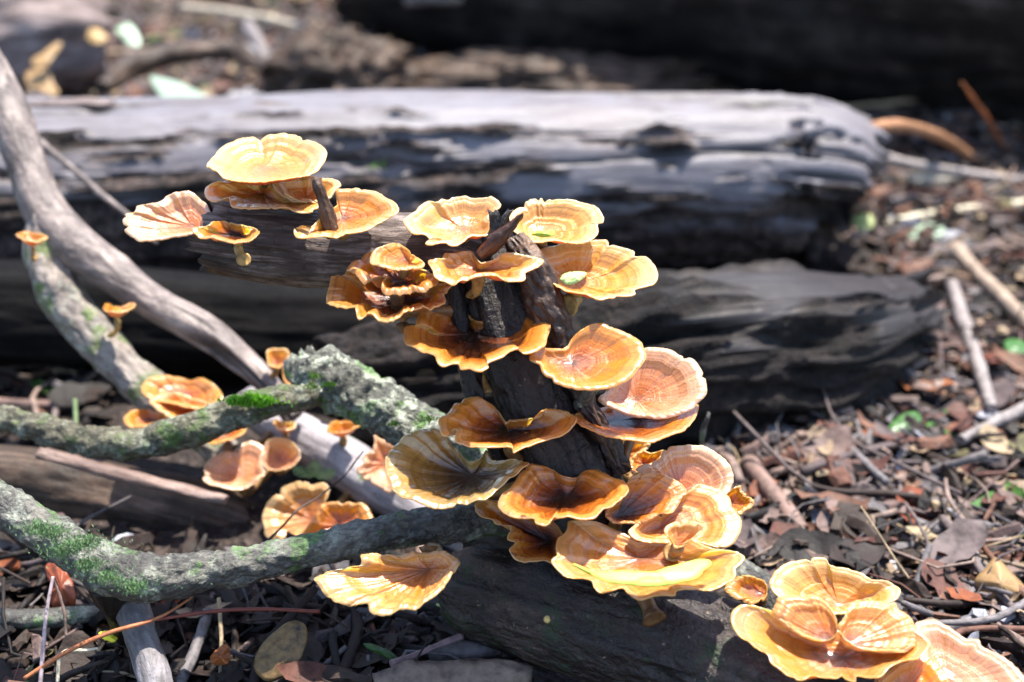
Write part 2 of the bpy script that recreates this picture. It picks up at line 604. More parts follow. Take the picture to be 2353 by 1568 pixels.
def sheet(rim_px, ctr_px, depth, n, sink, M, K, p=1.0, lip=0.0, ruf=0.0, flute=0.0, jag=0.0, seed=0):
    rng = np.random.RandomState(seed)
    rim = catmull_closed(rim_px, M)
    # keep one winding (counter-clockwise seen from above)
    x, y = rim[:, 0], rim[:, 1]
    if np.sum(x * np.roll(y, -1) - np.roll(x, -1) * y) > 0:
        rim = rim[::-1]
    th = np.linspace(0, 2 * math.pi, M, endpoint=False)
    cyc = np.stack([np.cos(th), np.sin(th), 0 * th], 1)
    if jag:
        ctr = np.array(ctr_px)
        dirv = rim - ctr
        dirv /= np.linalg.norm(dirv, axis=1)[:, None] + 1e-6
        rim = rim + dirv * (jag * (fbm(cyc * 9 + seed * 3.1, 3, seed)))[:, None]
        k_ = np.arange(M)
        for _ in range(rng.randint(1, 5)):
            c_ = rng.randint(M)
            dd_ = np.minimum(np.abs(k_ - c_), M - np.abs(k_ - c_))
            rim = rim - dirv * (min(jag, 2) * rng.uniform(1.5, 4.5) * np.exp(-(dd_ / rng.uniform(.9, 2.2)) ** 2))[:, None]
    n = np.asarray(n, float)
    n = n / np.linalg.norm(n)
    cu, cv = (rim[:, 0].min() + rim[:, 0].max()) / 2, (rim[:, 1].min() + rim[:, 1].max()) / 2
    p0 = at(cu, cv, depth)
    P = np.array([on_plane(a, b, p0, n) for a, b in rim])
    if ruf:
        e = fbm(cyc * 1.6 + seed * 1.7, 3, seed + 40, .6)
        P = CAM + (P - CAM) * (1 + ruf * e)[:, None]
    C = on_plane(ctr_px[0], ctr_px[1], p0 - n * sink, n)
    C0 = C + n * sink
    # the rim must turn steadily about the funnel, so that the sheet never folds over itself
    e1 = np.cross(n, [0, 1.0, 0]); e1 /= np.linalg.norm(e1)
    e2 = np.cross(n, e1)
    Pf = np.array([on_plane(a, b, p0, n) for a, b in rim]) - C0
    x_, y_ = Pf @ e1, Pf @ e2
    ph_ = np.unwrap(np.arctan2(y_, x_))
    tot = ph_[-1] - ph_[0]
    if abs(tot) > 4.5:
        sg = 1 if tot > 0 else -1
        f_ = np.maximum.accumulate(sg * ph_)
        b_ = np.minimum.accumulate((sg * ph_)[::-1])[::-1]
        m_ = .5 * (f_ + b_) * .94 + .06 * np.linspace(sg * ph_[0], sg * ph_[0] + 2 * math.pi, M)
        rr_ = np.hypot(x_, y_)
        ker = np.array([1, 2, 1]) / 4.0
        m2_ = m_.copy(); m2_[1:-1] = np.convolve(m_, ker, 'valid')
        Pf = rr_[:, None] * (np.cos(sg * m2_)[:, None] * e1 + np.sin(sg * m2_)[:, None] * e2)
    P = C0 + Pf
    if ruf:
        P = CAM + (P - CAM) * (1 + ruf * e)[:, None]
    rd = np.linalg.norm(P - C0, axis=1)
    drop = (1 - smooth(rd / rd.mean(), .25, .85)) * sink * .6
    drop = (np.roll(drop, 1) + drop + np.roll(drop, -1)) / 3
    if sink > .003:
        ry = C0 + Pf - CAM
        P = CAM + ry * (((p0 - CAM) @ n - drop) / (ry @ n))[:, None]
        if ruf:
            P = CAM + (P - CAM) * (1 + ruf * e * (1 - .7 * drop / sink))[:, None]
    s = np.linspace(0, 1, K + 1)[1:]
    s = s ** 0.92
    g = s ** p
    lipv = np.where(s > .62, 4 * (s - .62) / .38 * (1 - (s - .62) / .38), 0) * lip
    hk = 1 - (drop / sink if abs(sink) > .003 else 0 * th)
    off = sink * (g - s)[:, None] * hk[None] + lipv[:, None]
    # radial folds
    fl = fbm(np.stack([cyc[:, 0] * 5.5, cyc[:, 1] * 5.5, 0 * th], 1) + seed, 3, seed + 77, .65)
    fl2 = fbm(np.stack([cyc[:, 0] * 2.2, cyc[:, 1] * 2.2, 0 * th], 1) + seed * 2, 2, seed + 78)
    amp = flute * np.sin(np.clip(s, 0, 1) * math.pi * .62) ** 1.5
    V = C[None, None] + (P - C)[None] * s[:, None, None]
    V = V + n * (off + amp[:, None] * (fl * .6 + fl2)[None])[..., None]
    fl3 = fbm(np.stack([cyc[:, 0] * 13, cyc[:, 1] * 13, 0 * th], 1) + seed * 3, 3, seed + 79, .7)
    edge = smooth(s, .70, 1.0) * flute * .5
    V = V + n * (edge[:, None] * fl3[None])[..., None]
    # faint concentric ridges
    ph = rng.rand() * 6
    V = V + n * (0.00022 * np.sin(s * 38 + ph) * s)[:, None, None]
    return C, V, n, s


def fungus(label, rim, f, ctr, depth, sink=.012, tilt=10, roll=0, kind='amber', p=1.4, lip=.0015, ruf=.004, flute=.0010,
           jag=1.8, seed=None, M=190, K=26, stem_r=.0026, wood=None, foot=None, thick=.0019, group='mushrooms growing on the dead wood',
           stem=True, warp=None):
    global _fs
    seed = _fs if seed is None else seed
    _fs += 1
    rim = conv(rim, f)
    ctr = conv([ctr], f)[0]
    a, b = math.radians(tilt), math.radians(roll)
    n = np.array([math.sin(b), -math.sin(a), math.cos(a) * math.cos(b)])
    sink = sink * .85
    p = p * 1.3 if p < 2 else p
    C, V, n, s = sheet(rim, ctr, depth, n, sink, M, K, p, lip, ruf, flute, jag, seed)
    # the sheet as a closed body with an upper and a lower face
    dU = np.roll(V, -1, 1) - np.roll(V, 1, 1)
    dS = np.gradient(V, axis=0)
    N = np.cross(dU, dS)
    N /= np.linalg.norm(N, axis=2)[..., None] + 1e-12
    if np.mean(N @ n) < 0:
        N = -N
    th = thick * (1 - .72 * s)
    N2 = .25 * N + .75 * n
    N2 /= np.linalg.norm(N2, axis=2)[..., None]
    Bt = V - N2 * th[:, None, None]
    nv = K * M
    verts = np.vstack([V.reshape(-1, 3), Bt.reshape(-1, 3), [C], [C - n * thick]])
    u = np.broadcast_to(np.arange(M) / M, (K, M))
    sv = np.broadcast_to(s[:, None], (K, M))
    uv1 = np.stack([u, sv], -1).reshape(-1, 2)
    uv = np.vstack([uv1, uv1, [[0, 0]], [[0, 0]]])
    faces, mi = [], []
    for k in range(K - 1):
        for j in range(M):
            j2 = (j + 1) % M
            a_, b_, c_, d_ = k * M + j, k * M + j2, (k + 1) * M + j2, (k + 1) * M + j
            faces.append((a_, d_, c_, b_)); mi.append(0)
            faces.append((nv + a_, nv + b_, nv + c_, nv + d_)); mi.append(1)
    for j in range(M):
        j2 = (j + 1) % M
        faces.append((2 * nv, j, j2)); mi.append(0)
        faces.append((2 * nv + 1, nv + j2, nv + j)); mi.append(1)
        a_, b_ = (K - 1) * M + j, (K - 1) * M + j2
        faces.append((a_, nv + a_, nv + b_, b_)); mi.append(0)
    # foot on the wood
    if foot is not None:
        Fp = np.array(at(*foot))
    else:
        best = None
        for axis in AX:
            for (q, r) in axis:
                h = (q - C) @ n
                dd = np.linalg.norm(q - C)
                pen = dd + 3 * max(0.0, h + .014)
                if best is None or pen < best[0]:
                    best = (pen, q, r, dd)
        dirv = (C - best[1]) / best[3]
        dirv = dirv - n * max(0.0, dirv @ n) * .6
        Fp = best[1] + dirv * min(best[2] * .7, best[3] * .8)
    root = empty('mushroom', Fp)
    tag(root, label, 'mushroom', group)
    me = mesh('cap', verts - Fp, faces, uv, None, (CAPM[kind], UNDER), mi)
    # consistent outside normals
    link('cap', me, root)
    if stem:
        d = C - n * thick * 1.2
        L = np.linalg.norm(d - Fp)
        mid = d - n * min(L * .45, .014)
        mid2 = Fp + (d - Fp) * .3 - n * .004
        path = [(*Fp, stem_r * 1.7), (*(Fp * .75 + mid2 * .25), stem_r * 1.35), (*mid2, stem_r), (*mid, stem_r * 1.15), (*(d * .8 + mid * .2), stem_r * 1.2), (*d, stem_r * .5)]
        path = [(*(np.array(q[:3]) - Fp), q[3]) for q in path]
        tube('stem', path, STEM, root, seg=14, n=16, seed=seed, rough=.0005, freq=500, octs=2)
    return root


_fs = 100

# ------------------------------------------------------------------ ground
def gh(x, y):
    p = np.stack([np.asarray(x, float), np.asarray(y, float), 0 * np.asarray(x, float)], -1)
    near = smooth(y, 6.0, 3.0)
    return (.012 * fbm(p * 5, 3, 3) + .006 * fbm(p * 24, 3, 5)) * near - .006


def build_ground():
    xs = np.r_[-40, -15, -6, -3, -2, np.linspace(-1.5, 1.5, 260), 2, 3, 6, 15, 40]
    ys = np.r_[-30, -8, -2, -.6, np.linspace(.2, 2.8, 240), 3.2, 4, 6, 10, 20, 60]
    X, Y = np.meshgrid(xs, ys)
    Z = gh(X, Y)
    nx = len(xs)
    v = np.stack([X, Y, Z], -1).reshape(-1, 3)
    fc = [(j * nx + i, j * nx + i + 1, (j + 1) * nx + i + 1, (j + 1) * nx + i) for j in range(len(ys) - 1) for i in range(nx - 1)]
    q = NT('forest_soil')
    tc = q.n('TexCoord')
    o = tc.outputs['Object']
    vo = q.n('TexVoronoi')
    vo.inputs['Scale'].default_value = 190
    q.l(o, vo.inputs['Vector'])
    sep = q.n('SeparateColor')
    q.l(vo.outputs['Color'], sep.inputs[0])
    c = q.ramp(sep.outputs[0], [(0, (.015, .010, .008)), (.5, (.035, .023, .018)), (.8, (.06, .04, .03)), (1, (.11, .08, .07))])
    nz = q.noise(o, 90, 5, .65)
    c = q.mix(q.ramp(nz, [(.4, .9), (.62, .2)]), c, (.018, .012, .010))
    q.set(Base_Color=c, Roughness=.75, Specular_IOR_Level=.3)
    b = q.bump(vo.outputs['Distance'], .7, .006)
    q.set(Normal=q.bump(nz, .8, .004, b))
    g = link('ground', mesh('ground', v, fc, None, None, (q.m,)))
    tag(g, kind='structure')


build_ground()

# ------------------------------------------------------------------ large logs behind
def bark_main(th, t, q):
    # bark left on the lower flanks, bare wood on the back (theta pi = top)
    top = np.cos(th - math.pi)
    nz = fbm(q * .35, 4, 61, .6)
    nz2 = fbm(q * 1.4, 3, 64)
    m = smooth(-top + .95 * nz + 1.25 * nz2 - .25 * smooth(top, .55, .95), -.66, -.16)
    return m


big_log_mat = barked_log_material('bare_grey_wood_and_bark', (.150, .138, .150), (.042, .029, .024))
lp = pxpath([(-260, 470, 1.16, 250), (200, 455, 1.17, 226), (700, 428, 1.185, 212), (1300, 412, 1.20, 198), (1600, 408, 1.215, 192), (1750, 409, 1.225, 193), (1850, 416, 1.23, 188), (1905, 428, 1.235, 178), (1932, 438, 1.237, 170)])
big_log = tube('fallen_log', lp, big_log_mat, seg=200, n=440, seed=11, rough=.008, freq=85, stretch=.16, lowamp=.05, crack=.004, cfreq=.45, cstretch=.05, chip=.030, barkfn=bark_main, bark_t=.006, end1=.03, octs=6, groove=((2.05, .012, .010), (1.45, .010, .008)))
tag(big_log, 'long pale grey fallen log with bare top lying behind the orange mushrooms', 'log')


def bark_and_shade_low(th, t, q):
    return smooth(fbm(q * .3, 4, 71, .6) + 2.2 * (0.66 - t), -.15, .25)


low_mat = barked_log_material('shade_toned_wood_and_bark', (.030, .026, .027), (.011, .0075, .0065), .5)


def bark_and_shade_low(th, t, q):  # bark, denser to the left, where shade is put into the colour
    front = smooth(np.cos(th - 1.0), .35, .8)
    return np.clip(smooth(fbm(q * .3, 4, 71, .6) + .8 * fbm(q * 1.2, 3, 72) + 1.6 * (0.55 - t), -.15, .2) + front * smooth(fbm(q * .5, 3, 75), -.5, 0), 0, 1)


lp = pxpath([(760, 930, .905, 120), (1000, 900, .91, 150), (1250, 872, .915, 180), (1500, 835, .935, 196), (1720, 812, .965, 196), (1890, 797, .995, 180), (2010, 760, 1.03, 140), (2070, 735, 1.045, 112), (2095, 725, 1.05, 98)])
low_log = tube('shade_toned_log', lp, low_mat, seg=140, n=300, seed=23, rough=.0105, freq=85, stretch=.12, barkfn=bark_and_shade_low, bark_t=.003, end0=.02, end1=.07, octs=6, crack=.010, cfreq=.5, cstretch=.05, chip=.02,
               groove=((1.7, .014, .007), (2.2, .010, .006), (1.2, .014, .008), (2.7, .006, .005), (.8, .012, .008)))
tag(low_log, 'dark split log slanting back to its broken end at right, below the pale log', 'log')
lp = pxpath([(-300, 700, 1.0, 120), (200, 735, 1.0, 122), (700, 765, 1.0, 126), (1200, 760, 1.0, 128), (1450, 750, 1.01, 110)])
o = tube('shade_log', lp, SHADE_LOG, seg=110, n=240, seed=27, rough=.006, freq=60, stretch=.12, end1=.03, octs=5)  # added log, its black stands for the shade under the pale log
tag(o, 'added black log standing for deep shade along the foot of the pale log at left', 'log')

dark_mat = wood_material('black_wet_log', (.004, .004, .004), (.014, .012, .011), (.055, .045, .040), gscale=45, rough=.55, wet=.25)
bl = []
for (u, v) in ((890, 118), (1300, 175), (1900, 250), (2400, 320), (3200, 430)):
    g = ground_at(u, v)
    bl.append((g[0] + .03, g[1] + .15, .20, .235))
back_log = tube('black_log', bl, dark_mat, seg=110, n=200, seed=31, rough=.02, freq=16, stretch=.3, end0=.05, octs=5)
tag(back_log, 'huge black shaded log across the top right background', 'log')

o = tube('branch', pxpath([(930, 4, 1.74, 12), (1000, -2, 1.74, 15), (1090, -3, 1.75, 15), (1185, 2, 1.76, 10)]), GREY_LIMB, seg=24, n=40, seed=33, rough=.002, freq=90)
tag(o, 'pale sunlit branch lying against the black log at the top edge', 'branch')
o = tube('branch', pxpath([(235, 205, 1.50, 22), (310, 150, 1.56, 26), (420, 122, 1.60, 24), (540, 118, 1.62, 20), (615, 160, 1.58, 14)]), BROWN_LOG, seg=40, n=90, seed=35, rough=.006, freq=60, octs=5)
tag(o, 'dark arched rotten branch in the litter between the rotten log and the root lump', 'branch')
# rotten log, top left
rl = pxpath([(-420, 60, 1.62, 150), (-100, 75, 1.66, 150), (120, 85, 1.70, 140), (235, 95, 1.73, 95)])
rot = tube('rotten_log', rl, ROT_LOG, seg=90, n=120, seed=41, rough=.02, freq=30, stretch=.35, end1=.09, octs=5)
tag(rot, 'rotten grey brown log end in the top left corner', 'log')

# bark slab lying on the pale log at left
bs = pxpath([(30, 246, 1.13, 17), (120, 240, 1.13, 19), (200, 236, 1.135, 18), (268, 238, 1.14, 14)])
slab = tube('bark_slab', bs, ROT_LOG, seg=40, n=70, seed=43, rough=.004, freq=120, stretch=.3, flat=.55, end0=.01, end1=.012)
tag(slab, 'loose slab of bark lying on the left end of the pale log', 'bark')

# root lump behind the pale log
def lump(name, label, cat, u, v, d, rx, ry, rz, mat, seed, rough=.35, freq=3.0):
    st, sl = 60, 36
    V = []
    for i in range(sl + 1):
        ph = math.pi * i / sl
        for j in range(st):
            t = 2 * math.pi * j / st
            V.append((math.sin(ph) * math.cos(t), math.sin(ph) * math.sin(t), math.cos(ph)))
    V = np.array(V)
    nz = fbm(V * freq + seed, 5, seed, .6)
    rid = 1 - np.abs(fbm(V * freq * 1.6 + seed * 2, 4, seed + 3, .6)) * 2
    W = V * (1 + rough * nz + rough * .5 * rid)[:, None] * [rx, ry, rz]
    fc = [(i * st + j, i * st + (j + 1) % st, (i + 1) * st + (j + 1) % st, (i + 1) * st + j)[::-1] for i in range(sl) for j in range(st)]
    uv = np.stack([np.arctan2(V[:, 1], V[:, 0]) * rx, V[:, 2] * rz], 1)
    o = link(name, mesh(name, W, fc, uv, None, (mat,)), None, at(u, v, d))
    return tag(o, label, cat)


lump('root_lump', 'knotted dark root lump behind the pale log', 'root', 775, 185, 1.62, .062, .05, .042, BROWN_LOG, 51, .75, 4)
lump('root_lump', 'low brown mound of rotten wood against the black log', 'rotten wood', 1260, 200, 1.66, .16, .06, .03, BROWN_LOG, 54, .6, 5)

# ------------------------------------------------------------------ left forked limb
limb = empty('forked_limb', at(100, 560, .89))
tag(limb, 'pale smooth forked limb leaning in from the left edge', 'branch')
P0 = np.array(limb.location)


def rel(path, o):
    return [(*(np.array(p[:3]) - o), p[3]) for p in path]


up = pxpath([(-90, 40, .93, 45), (0, 215, .915, 46), (45, 330, .905, 46), (95, 465, .895, 50), (150, 545, .89, 52), (240, 612, .885, 44), (350, 690, .88, 40), (470, 760, .875, 40), (540, 815, .87, 36), (600, 870, .865, 28), (680, 960, .86, 26)])
tube('upper_fork', rel(up, P0), GREY_LIMB, limb, seg=64, n=240, seed=61, rough=.0024, freq=110, stretch=.3, octs=5, crack=.002, cfreq=.4, cstretch=.08, lowamp=.18)
lo = pxpath([(98, 500, .89, 34), (105, 590, .888, 48), (140, 680, .885, 50), (210, 765, .88, 46), (300, 860, .875, 44), (400, 950, .87, 42), (520, 1050, .865, 40)])
limb2 = tube('lower_fork', rel(lo, P0), wood_material('mossy_pale_limb', (.05, .04, .035), (.19, .155, .13), (.40, .34, .29), grain=(1, .4, 1), gscale=220, rough=.6, moss=.8, lichen=.3, bumpd=.002, mosscol=(.11, .17, .03)), limb, seg=64, n=200, seed=63, rough=.004, freq=120, stretch=.5, octs=5, lowamp=.2)
tw = tube('twig', pxpath([(70, 308, 1.02, 8), (180, 400, 1.0, 7.5), (230, 445, .99, 9), (300, 500, .97, 6), (360, 560, .96, 5)]), GREY_LIMB, seg=12, n=40, seed=65, rough=.0006, freq=200)
tag(tw, 'thin pale straight twig slanting behind the forked limb', 'twig')

# old brown log, lower left
ol = pxpath([(-200, 1085, .875, 80), (60, 1110, .87, 84), (300, 1150, .865, 88), (480, 1190, .86, 82), (570, 1215, .855, 60)])
o = tube('brown_log', ol, BROWN_LOG, seg=80, n=130, seed=67, rough=.006, freq=60, stretch=.25, end1=.02)
tag(o, 'old brown hollow log in shade at lower left between two mossy branches', 'log')
slabp = pxpath([(90, 1040, .832, 17), (250, 1085, .83, 20), (430, 1128, .825, 17), (520, 1150, .82, 10)])
o = tube('wood_strip', slabp, wood_material('reddish_wood', (.05, .03, .025), (.17, .11, .09), (.32, .24, .21), gscale=160, rough=.6), seg=30, n=60, seed=69, rough=.002, freq=150, flat=.7)
tag(o, 'reddish brown split strip lying along the top of the old brown log', 'wood')

# lilac-grey log under the pale mushrooms
gl = pxpath([(560, 925, .90, 40), (660, 985, .885, 50), (780, 1055, .865, 56), (900, 1130, .845, 58), (1020, 1200, .82, 54), (1090, 1240, .80, 44)])
lilac = tube('grey_log', gl, LILAC_LOG, seg=60, n=120, seed=71, rough=.002, freq=110, stretch=.25)
tag(lilac, 'lilac grey smooth log slanting down to the mushroom stem from left', 'log')

# ------------------------------------------------------------------ the main dead branch
trunk = empty('dead_branch', at(1300, 1150, .70))
tag(trunk, 'black wet dead branch standing upright and carrying the orange mushrooms', 'branch')
T0 = np.array(trunk.location)
pth = pxpath([(1085, 520, .715, 55), (1130, 600, .71, 75), (1165, 690, .708, 92), (1200, 790, .706, 98), (1235, 890, .704, 102), (1270, 990, .702, 102), (1310, 1090, .70, 104), (1350, 1200, .698, 108), (1390, 1320, .698, 112)])
tube('upright_stem', rel(pth, T0), WET_BARK, trunk, seg=130, n=260, seed=81, rough=.0050, freq=120, stretch=.32, flat=.9, octs=6, crack=.002, cfreq=.4, cstretch=.10)
rdg = pxpath([(1185, 545, .69, 22), (1225, 625, .686, 40), (1258, 705, .686, 44), (1290, 790, .688, 34), (1330, 890, .688, 24), (1385, 1000, .690, 22), (1425, 1090, .692, 22)])
tube('bark_ridge', rel(rdg, T0), wood_material('flaky_brown_bark', (.008, .004, .003), (.030, .015, .009), (.15, .075, .035), gscale=260, rough=.5, wet=.45), trunk, seg=70, n=200, seed=83, rough=.0042, freq=240, stretch=.45, octs=6)
rd2 = pxpath([(1040, 640, .70, 20), (1060, 780, .70, 24), (1085, 880, .698, 24), (1120, 980, .698, 22), (1180, 1100, .70, 20)])
tube('side_stem', rel(rd2, T0), WET_BARK, trunk, seg=48, n=140, seed=84, rough=.003, freq=220, stretch=.3, octs=5)
tb = pxpath([(486, 540, .712, 88), (560, 552, .712, 90), (660, 562, .712, 92), (780, 572, .712, 92), (900, 575, .712, 90), (1020, 578, .712, 84), (1130, 600, .712, 78)])
tube('top_branch', rel(tb, T0), TOP_BARK, trunk, seg=120, n=260, seed=85, rough=.0024, freq=170, stretch=.15, end0=.014, octs=6, crack=.003, cfreq=.35, cstretch=.05)
tube('root_flare', rel(pxpath([(1075, 1238, .742, 30), (1130, 1236, .735, 44), (1210, 1246, .722, 58), (1310, 1262, .71, 64)]), T0), WET_BARK, trunk, seg=60, n=80, seed=95, rough=.003, freq=150, stretch=.3, octs=5)
# broken stubs
st = pxpath([(765, 545, .676, 16), (752, 495, .672, 17), (739, 452, .669, 13), (732, 430, .668, 14), (727, 414, .668, 9)])
tube('stub', rel(st, T0), wood_material('brown_stub', (.012, .006, .004), (.065, .032, .016), (.20, .11, .06), gscale=420, rough=.45), trunk, seg=32, n=60, seed=86, rough=.0019, freq=300, stretch=.35, end1=.003, octs=5)
st = pxpath([(1105, 585, .676, 15), (1140, 555, .672, 15), (1165, 528, .670, 10), (1184, 508, .669, 7), (1196, 494, .668, 4)])
tube('stub', rel(st, T0), wood_material('rusty_stub', (.01, .005, .003), (.055, .02, .010), (.20, .09, .045), gscale=380, rough=.4), trunk, seg=28, n=60, seed=87, rough=.0026, freq=260, end1=.003, octs=5)
st = pxpath([(1135, 565, .680, 20), (1140, 525, .677, 17), (1138, 495, .675, 12), (1133, 483, .675, 7)])
tube('stub', rel(st, T0), WET_BARK, trunk, seg=20, n=36, seed=88, rough=.003, freq=260, end1=.006)
st = pxpath([(1140, 540, .676, 12), (1158, 505, .674, 9), (1172, 484, .674, 5)])
tube('stub', rel(st, T0), WET_BARK, trunk, seg=14, n=24, seed=89, rough=.002, freq=260, end1=.004)
st = pxpath([(1195, 560, .690, 8), (1205, 575, .686, 9), (1225, 600, .684, 7)])
tube('stub', rel(st, T0), GREY_LIMB, trunk, seg=12, n=16, seed=90, rough=.0006, freq=300)
st = pxpath([(1335, 935, .69, 18), (1350, 905, .682, 19), (1362, 888, .68, 15)])
tube('stub', rel(st, T0), MOSSY, trunk, seg=24, n=24, seed=92, rough=.002, freq=260)
# bottom log
bt = pxpath([(1075, 1352, .735, 92), (1110, 1362, .728, 112), (1200, 1385, .715, 124), (1320, 1418, .70, 132), (1480, 1462, .685, 140), (1660, 1525, .67, 146), (1850, 1600, .655, 150), (2150, 1720, .64, 150)])
bottom_log = tube('bottom_log', bt, wood_material('wet_mottled_log', (.006, .004, .003), (.020, .012, .009), (.085, .055, .042), grain=(1, .5, 1), gscale=190, rough=.42, wet=.55, moss=.35, mosscol=(.025, .045, .012), bumpd=.004, fleck=.8),
                  seg=150, n=320, seed=93, rough=.0030, freq=120, stretch=.3, end0=.006, octs=6, lowamp=.07, crack=.003, cfreq=.35, cstretch=.08, knots=((3.6, .35, .004, .008), (3.9, .55, -.004, .004), (4.0, .2, .003, .012)))
tag(bottom_log, 'thick dark wet log lying at the bottom under the mushroom cluster', 'log')
# dark ragged piece behind at right of S3
bk = pxpath([(1640, 1290, .735, 30), (1700, 1325, .73, 40), (1760, 1370, .725, 44), (1860, 1440, .71, 46), (2000, 1540, .70, 48)])
o = tube('mossy_log', bk, MOSSY2, seg=44, n=90, seed=94, rough=.003, freq=130)
tag(o, 'small mossy log behind the bottom log near the right mushrooms', 'log')

for p in (pth, rdg, tb, bt, gl):
    q, _ = catmull_open(p, 60)
    AX.append([(r[:3], r[3]) for r in q])
AX.append([(r[:3], r[3]) for r in catmull_open(bk, 40)[0]])
AXL = [[(r[:3], r[3]) for r in catmull_open(p, 60)[0]] for p in (up, lo)]

# ------------------------------------------------------------------ mossy branches in front
mb = pxpath([(692, 812, .780, 30), (700, 835, .780, 50), (735, 862, .780, 66), (800, 895, .780, 64), (880, 935, .777, 59), (960, 985, .770, 55), (1060, 1040, .760, 52), (1150, 1090, .75, 46)])
stubm = empty('mossy_branch', at(850, 920, .765))
tag(stubm, 'thick lichen covered branch stump with blunt end, crossing from left to the stem', 'branch')
o0 = np.array(stubm.location)
tube('stump', rel(mb, o0), MOSSY, stubm, seg=120, n=220, seed=101, rough=.0042, freq=190, stretch=.9, end0=.006, octs=5)
m2 = pxpath([(740, 890, .77, 28), (690, 912, .77, 34), (620, 925, .77, 36), (540, 948, .772, 38), (450, 985, .774, 38), (375, 1005, .778, 40), (330, 1020, .78, 34), (230, 1018, .79, 34), (120, 995, .80, 33), (40, 970, .81, 30), (-60, 945, .82, 28)])
tube('thin_limb', rel(m2, o0), wood_material('mossy_olive_bark', (.016, .014, .010), (.085, .075, .045), (.26, .25, .17), grain=(1, .5, 1), gscale=340, rough=.6, moss=.6, lichen=.4, bumpd=.003, mosscol=(.09, .15, .03)), stubm, seg=56, n=240, seed=103, rough=.0032, freq=170, stretch=.8, octs=5)

lb = pxpath([(-90, 1095, .70, 44), (0, 1160, .695, 46), (100, 1220, .69, 50), (200, 1280, .685, 56), (290, 1325, .682, 60), (350, 1330, .682, 54), (450, 1318, .685, 46), (600, 1290, .69, 42), (750, 1255, .695, 42), (900, 1222, .70, 42), (1050, 1200, .708, 42), (1160, 1192, .715, 40), (1220, 1188, .72, 36)])
o = tube('mossy_branch', lb, MOSSY2, seg=80, n=380, seed=105, rough=.0034, freq=170, stretch=.8, octs=5)
tag(o, 'long bent branch with green moss at its elbow, across the lower left', 'branch')
# shaded leg below the elbow
o = tube('branch_stub', pxpath([(250, 1330, .69, 50), (262, 1372, .70, 46), (285, 1420, .715, 36), (300, 1470, .735, 26)]), WET_BARK, seg=40, n=50, seed=107, rough=.003, freq=140)
tag(o, 'black shaded branch stub under the mossy elbow at lower left', 'branch')
o = tube('stick', pxpath([(300, 1395, .70, 36), (325, 1470, .69, 38), (350, 1540, .68, 40), (375, 1640, .67, 42)]), wood_material('grey_post', (.04, .035, .035), (.13, .115, .115), (.27, .25, .26), grain=(1, .3, 1), gscale=200, rough=.6), seg=40, n=60, seed=109, rough=.002, freq=140)
tag(o, 'thick grey stick pointing at the viewer in the bottom left', 'stick')
o = tube('stick', gpath([(-80, 1420, 22), (80, 1422, 22), (180, 1415, 20), (260, 1405, 14)]), MOSSY2, seg=30, n=60, seed=111, rough=.0016, freq=160)
tag(o, 'short mossy grey stick at the left edge under the mossy elbow', 'stick')
o = tube('stick', pxpath([(420, 1392, .78, 34), (600, 1388, .775, 34), (800, 1378, .77, 34), (960, 1392, .765, 30), (1100, 1420, .76, 26)]), WET_BARK, seg=40, n=90, seed=113, rough=.002, freq=110)
tag(o, 'black horizontal stick in shadow below the long mossy branch', 'stick')

# ------------------------------------------------------------------ mushrooms: top branch
G1 = 'mushrooms growing on the dead wood'
fungus('wide amber bowl mushroom at the very top of the pile, held highest',
       [(785, 325), (850, 250), (920, 170), (1040, 125), (1230, 95), (1420, 88), (1530, 110), (1620, 145), (1700, 190), (1712, 250), (1660, 330), (1580, 395), (1440, 425), (1330, 438), (1200, 446), (1040, 440), (930, 410), (880, 370), (830, 345)],
       R4, (1240, 345), .695, sink=.011, tilt=4, kind='yellow', p=3.0, lip=.001, ruf=.002, seed=5, foot=(640, 520, 0.7))
fungus('pale folded mushroom directly under the topmost bowl, with an orange funnel',
       [(785, 515), (860, 465), (1000, 440), (1130, 470), (1260, 445), (1380, 520), (1500, 590), (1600, 610), (1675, 625), (1650, 650), (1600, 690), (1500, 690), (1400, 655), (1270, 655), (1130, 665), (1000, 650), (970, 600), (960, 570), (870, 605), (800, 580)],
       R4, (1230, 545), .69, sink=.010, tilt=12, kind='tan', p=1.3, ruf=.005, seed=9)
fungus('yellow leaf-shaped mushroom lobe behind the broken brown stub',
       [(1300, 460), (1390, 425), (1520, 412), (1690, 420), (1780, 440), (1830, 475), (1770, 545), (1700, 600), (1560, 610), (1440, 590), (1350, 535)],
       R4, (1560, 570), .698, sink=.006, tilt=16, kind='cream', p=1.2, ruf=.003)
fungus('pale pink fan mushroom at the far left tip of the top branch',
       [(155, 770), (165, 700), (240, 690), (260, 640), (320, 630), (420, 610), (480, 560), (590, 535), (670, 530), (740, 570), (800, 620), (830, 690), (845, 740), (800, 800), (720, 840), (640, 865), (580, 875), (460, 893), (390, 905), (290, 908), (230, 870), (165, 825), (190, 790)],
       R4, (690, 790), .70, sink=.010, tilt=26, roll=-6, kind='pink', p=1.1, ruf=.005, foot=(476, 575, .705), stem_r=.0018)
fungus('small wet dark brown cup with a pale bulb-footed stem under the left tip',
       [(685, 812), (790, 793), (840, 760), (920, 757), (1000, 778), (1100, 795), (1190, 805), (1203, 840), (1150, 885), (1080, 910), (1000, 920), (900, 900), (800, 885), (720, 860)],
       R4, (1030, 850), .662, sink=.010, tilt=8, kind='brown', p=1.2, ruf=.003, foot=(560, 597, .674), stem_r=.0020)
